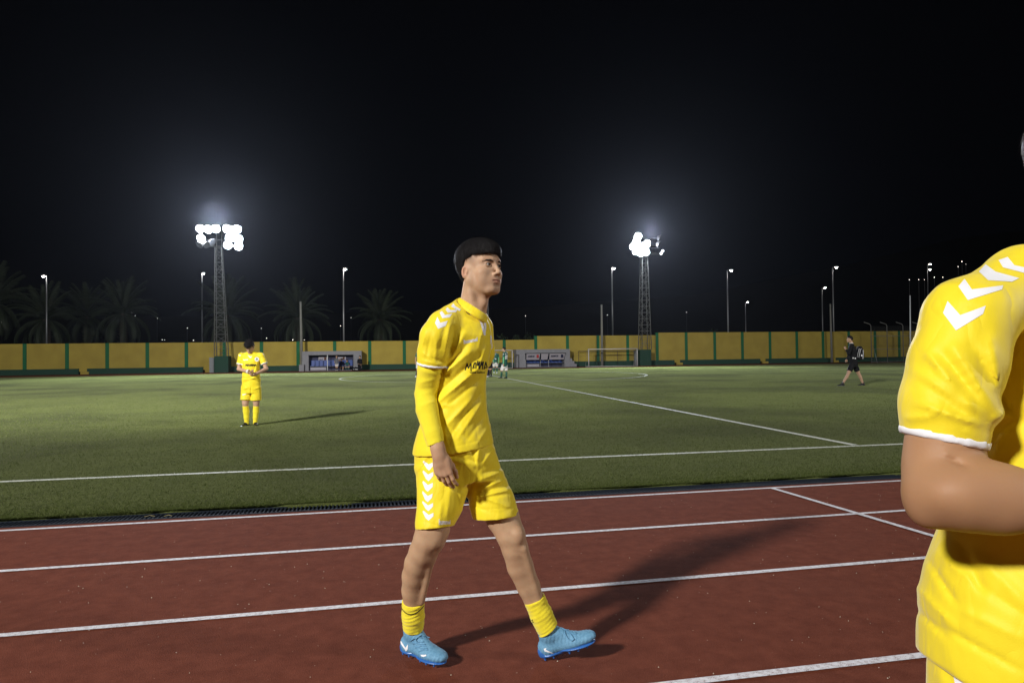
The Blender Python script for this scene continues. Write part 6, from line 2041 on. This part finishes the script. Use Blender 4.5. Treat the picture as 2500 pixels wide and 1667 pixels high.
Z = lambda x, y, dd=0: (1000 + x / 15.68, 840 + y / 15.68, dd)
D6 = DB(1016, 922)
r6, p6 = figure('person', 'player in green and white half hidden behind the walking player arm', D6,
                dict(head=Z(430, 225), neck=Z(420, 310), shR=Z(275, 365), shL=Z(520, 365), elR=Z(235, 560), elL=Z(545, 550), wrR=Z(225, 700), wrL=Z(500, 690, -.15), pelvis=Z(380, 700), hpR=Z(310, 770), hpL=Z(440, 770),
                     knR=Z(305, 985), knL=Z(420, 985, -.1), anR=Z(240, 1215), anL=Z(420, 1225, -.1)),
                12, dict(GK, shoe=MT['white_shoe'], sock=MT['navy_kit'], sock_h=.1), 'players in green', toes=(0, 10), K=.93)
decal('shirt_print', [[Z(300, 405)[:2], Z(375, 405)[:2], Z(375, 420)[:2], Z(300, 420)[:2]], [Z(335, 500)[:2], Z(400, 480)[:2], Z(360, 560)[:2]]], p6['shirt'], MT['white_print'], p6['shirt'], p6['base'], off=.012, step=4)

Z = lambda x, y, dd=0: (1110 + x / 21.38, 860 + y / 21.38, dd)
D7 = DB(1199, 921)
figure('person', 'referee in red shirt and black shorts, mostly hidden behind the walking player', D7,
       dict(head=Z(1830, -250), neck=Z(1850, -120), shR=Z(1740, -40), shL=Z(1940, -40), elR=Z(1700, 260), elL=Z(1935, 220, -.1), wrR=Z(1720, 440), wrL=Z(1870, 450, -.2), pelvis=Z(1820, 520), hpR=Z(1770, 600), hpL=Z(1880, 600),
            knR=Z(1800, 870), knL=Z(1890, 870), anR=Z(1800, 1220), anL=Z(1905, 1240)),
       20, dict(shirt=MT['red_kit'], shorts=MT['black_kit'], sock=MT['black_kit'], shoe=MT['black_shoe'], sock_h=.02, short=.9), None, toes=(20, 40), K=.90)
D8 = DB(1188, 921)
figure('person', 'player in white shorts and dark socks hidden behind the walking player, lower legs showing', D8,
       dict(head=Z(1560, -220), neck=Z(1560, -100), shR=Z(1460, -20), shL=Z(1660, -20), elR=Z(1440, 260), elL=Z(1680, 260), wrR=Z(1440, 450), wrL=Z(1680, 450), pelvis=Z(1580, 540), hpR=Z(1520, 620), hpL=Z(1640, 620),
            knR=Z(1560, 880), knL=Z(1715, 880), anR=Z(1600, 1225), anL=Z(1725, 1235)),
       30, dict(GK, shoe=MT['white_shoe'], sock=MT['navy_kit'], sock_h=.1), 'players in green', toes=(30, 60), K=.90)

# people at the open dugout
Z = lambda x, y, dd=0: (730 + x / 13.835, 850 + y / 13.835, dd)
D9 = DB(822, 905)
figure('person', 'person in striped grey top and white shorts standing in front of the open dugout seats', D9,
       dict(head=Z(1270, 275), neck=Z(1270, 345), shR=Z(1215, 375), shL=Z(1330, 385), elR=Z(1205, 470), elL=Z(1360, 440), wrR=Z(1240, 520, -.1), wrL=Z(1380, 400, -.3), pelvis=Z(1275, 510), hpR=Z(1250, 550), hpL=Z(1300, 550),
            knR=Z(1255, 640), knL=Z(1290, 640), anR=Z(1255, 725), anL=Z(1295, 725)),
       15, dict(shirt=mat('grey_top', (.14, .15, .17), .7), shorts=MT['white_kit'], shoe=MT['white_shoe'], short=.7, sock=MT['black_kit'], sock_h=.3), 'people at the open dugout', toes=(0, 20), K=.95)
D10 = DB(834, 904)
figure('person', 'person in dark blue top sitting in the middle of the open dugout', D10,
       dict(head=Z(1430, 385), neck=Z(1440, 440), shR=Z(1385, 470), shL=Z(1500, 470), elR=Z(1375, 560), elL=Z(1520, 560), wrR=Z(1400, 600, -.25), wrL=Z(1480, 600, -.25), pelvis=Z(1450, 625, .15), hpR=Z(1415, 635, .1), hpL=Z(1480, 635, .1),
            knR=Z(1395, 640, -.32), knL=Z(1490, 640, -.32), anR=Z(1395, 725, -.30), anL=Z(1480, 725, -.30)),
       0, dict(shirt=MT['navy_kit'], shorts=MT['black_kit'], shoe=MT['white_shoe'], sleeve=1.2, short=.8), 'people at the open dugout', toes=(0, 0), K=.95, seated=True)
figure('person', 'player in green with white shorts sitting near the right end of the open dugout', D10,
       dict(head=Z(1620, 425), neck=Z(1625, 475), shR=Z(1575, 500), shL=Z(1680, 500), elR=Z(1560, 580), elL=Z(1690, 580), wrR=Z(1590, 610, -.25), wrL=Z(1660, 610, -.25), pelvis=Z(1630, 635, .15), hpR=Z(1600, 640, .1), hpL=Z(1660, 640, .1),
            knR=Z(1580, 640, -.32), knL=Z(1690, 640, -.32), anR=Z(1590, 725, -.30), anL=Z(1660, 725, -.30)),
       0, dict(GK, short=.8), 'people at the open dugout', toes=(0, 0), K=.92, seated=True)
figure('person', 'person in long dark coat and trousers standing at the right end of the open dugout', DB(877, 903.5) * .977,
       dict(head=Z(2055, 300), neck=Z(2055, 350), shR=Z(2000, 385), shL=Z(2110, 385), elR=Z(1980, 480), elL=Z(2125, 480), wrR=Z(2010, 520, -.15), wrL=Z(2100, 540, -.1), pelvis=Z(2045, 530), hpR=Z(2020, 560), hpL=Z(2070, 560),
            knR=Z(2015, 640), knL=Z(2065, 640), anR=Z(2010, 725), anL=Z(2065, 728)),
       -20, dict(shirt=MT['black_kit'], shorts=MT['black_kit'], shoe=MT['black_shoe'], sleeve=1.2, short=1.2, skin=MT['skin_far']), None, toes=(-30, 10), K=.98)
q = G(730 + 1955 / 13.835, 850 + 762 / 13.835)
gk = Grid(*bounds([q, q + .3 * AX_Z], .62), .018)
gk.union(p_ell(q + .14 * AX_Z, (AX_R, AX_F, AX_Z), (.48, .22, .15)), .05); gk.union(p_ell(q + .2 * AX_Z - .1 * AX_R, (AX_R, AX_F, AX_Z), (.2, .16, .13)), .05)
fold_noise(gk, .02, 14, 6); gk.cut(p_half(q, -AX_Z, .7), .005)
kb = empty('kit_bag', q, 'dark kit bag with a white stripe lying on the ground beside the open dugout', 'bag')
bg_ = sdf_obj('bag_body', gk, MT['black_kit'], kb, q)
decal('bag_stripe', [[Z(1890, 700)[:2], Z(1985, 706)[:2], Z(1985, 722)[:2], Z(1890, 716)[:2]], [Z(1840, 705)[:2], Z(1865, 700)[:2], Z(1865, 720)[:2], Z(1840, 722)[:2]]], bg_, MT['white_print'], bg_, q, off=.02, step=6)


main_player()
near_player()

# ------------------------------------------------------------------ haze volume added for lamp glow, standing in for lens glare
hz = MB(); hz.box(-150, 150, -45, 145, -1.5, 45)
haze = hz.build('haze', None)
haze['kind'] = 'stuff'
hm = bpy.data.materials.new('lamp_glow_haze'); hm.use_nodes = True
nt = hm.node_tree
for n in list(nt.nodes):
    if n.type != 'OUTPUT_MATERIAL': nt.nodes.remove(n)
pv = nt.nodes.new('ShaderNodeVolumePrincipled')
pv.inputs['Color'].default_value = (.80, .86, 1.0, 1)
pv.inputs['Density'].default_value = 0.00012
pv.inputs['Anisotropy'].default_value = 0.78
nt.links.new(pv.outputs[0], nt.nodes['Material Output'].inputs['Volume'])
haze.data.materials.append(hm)
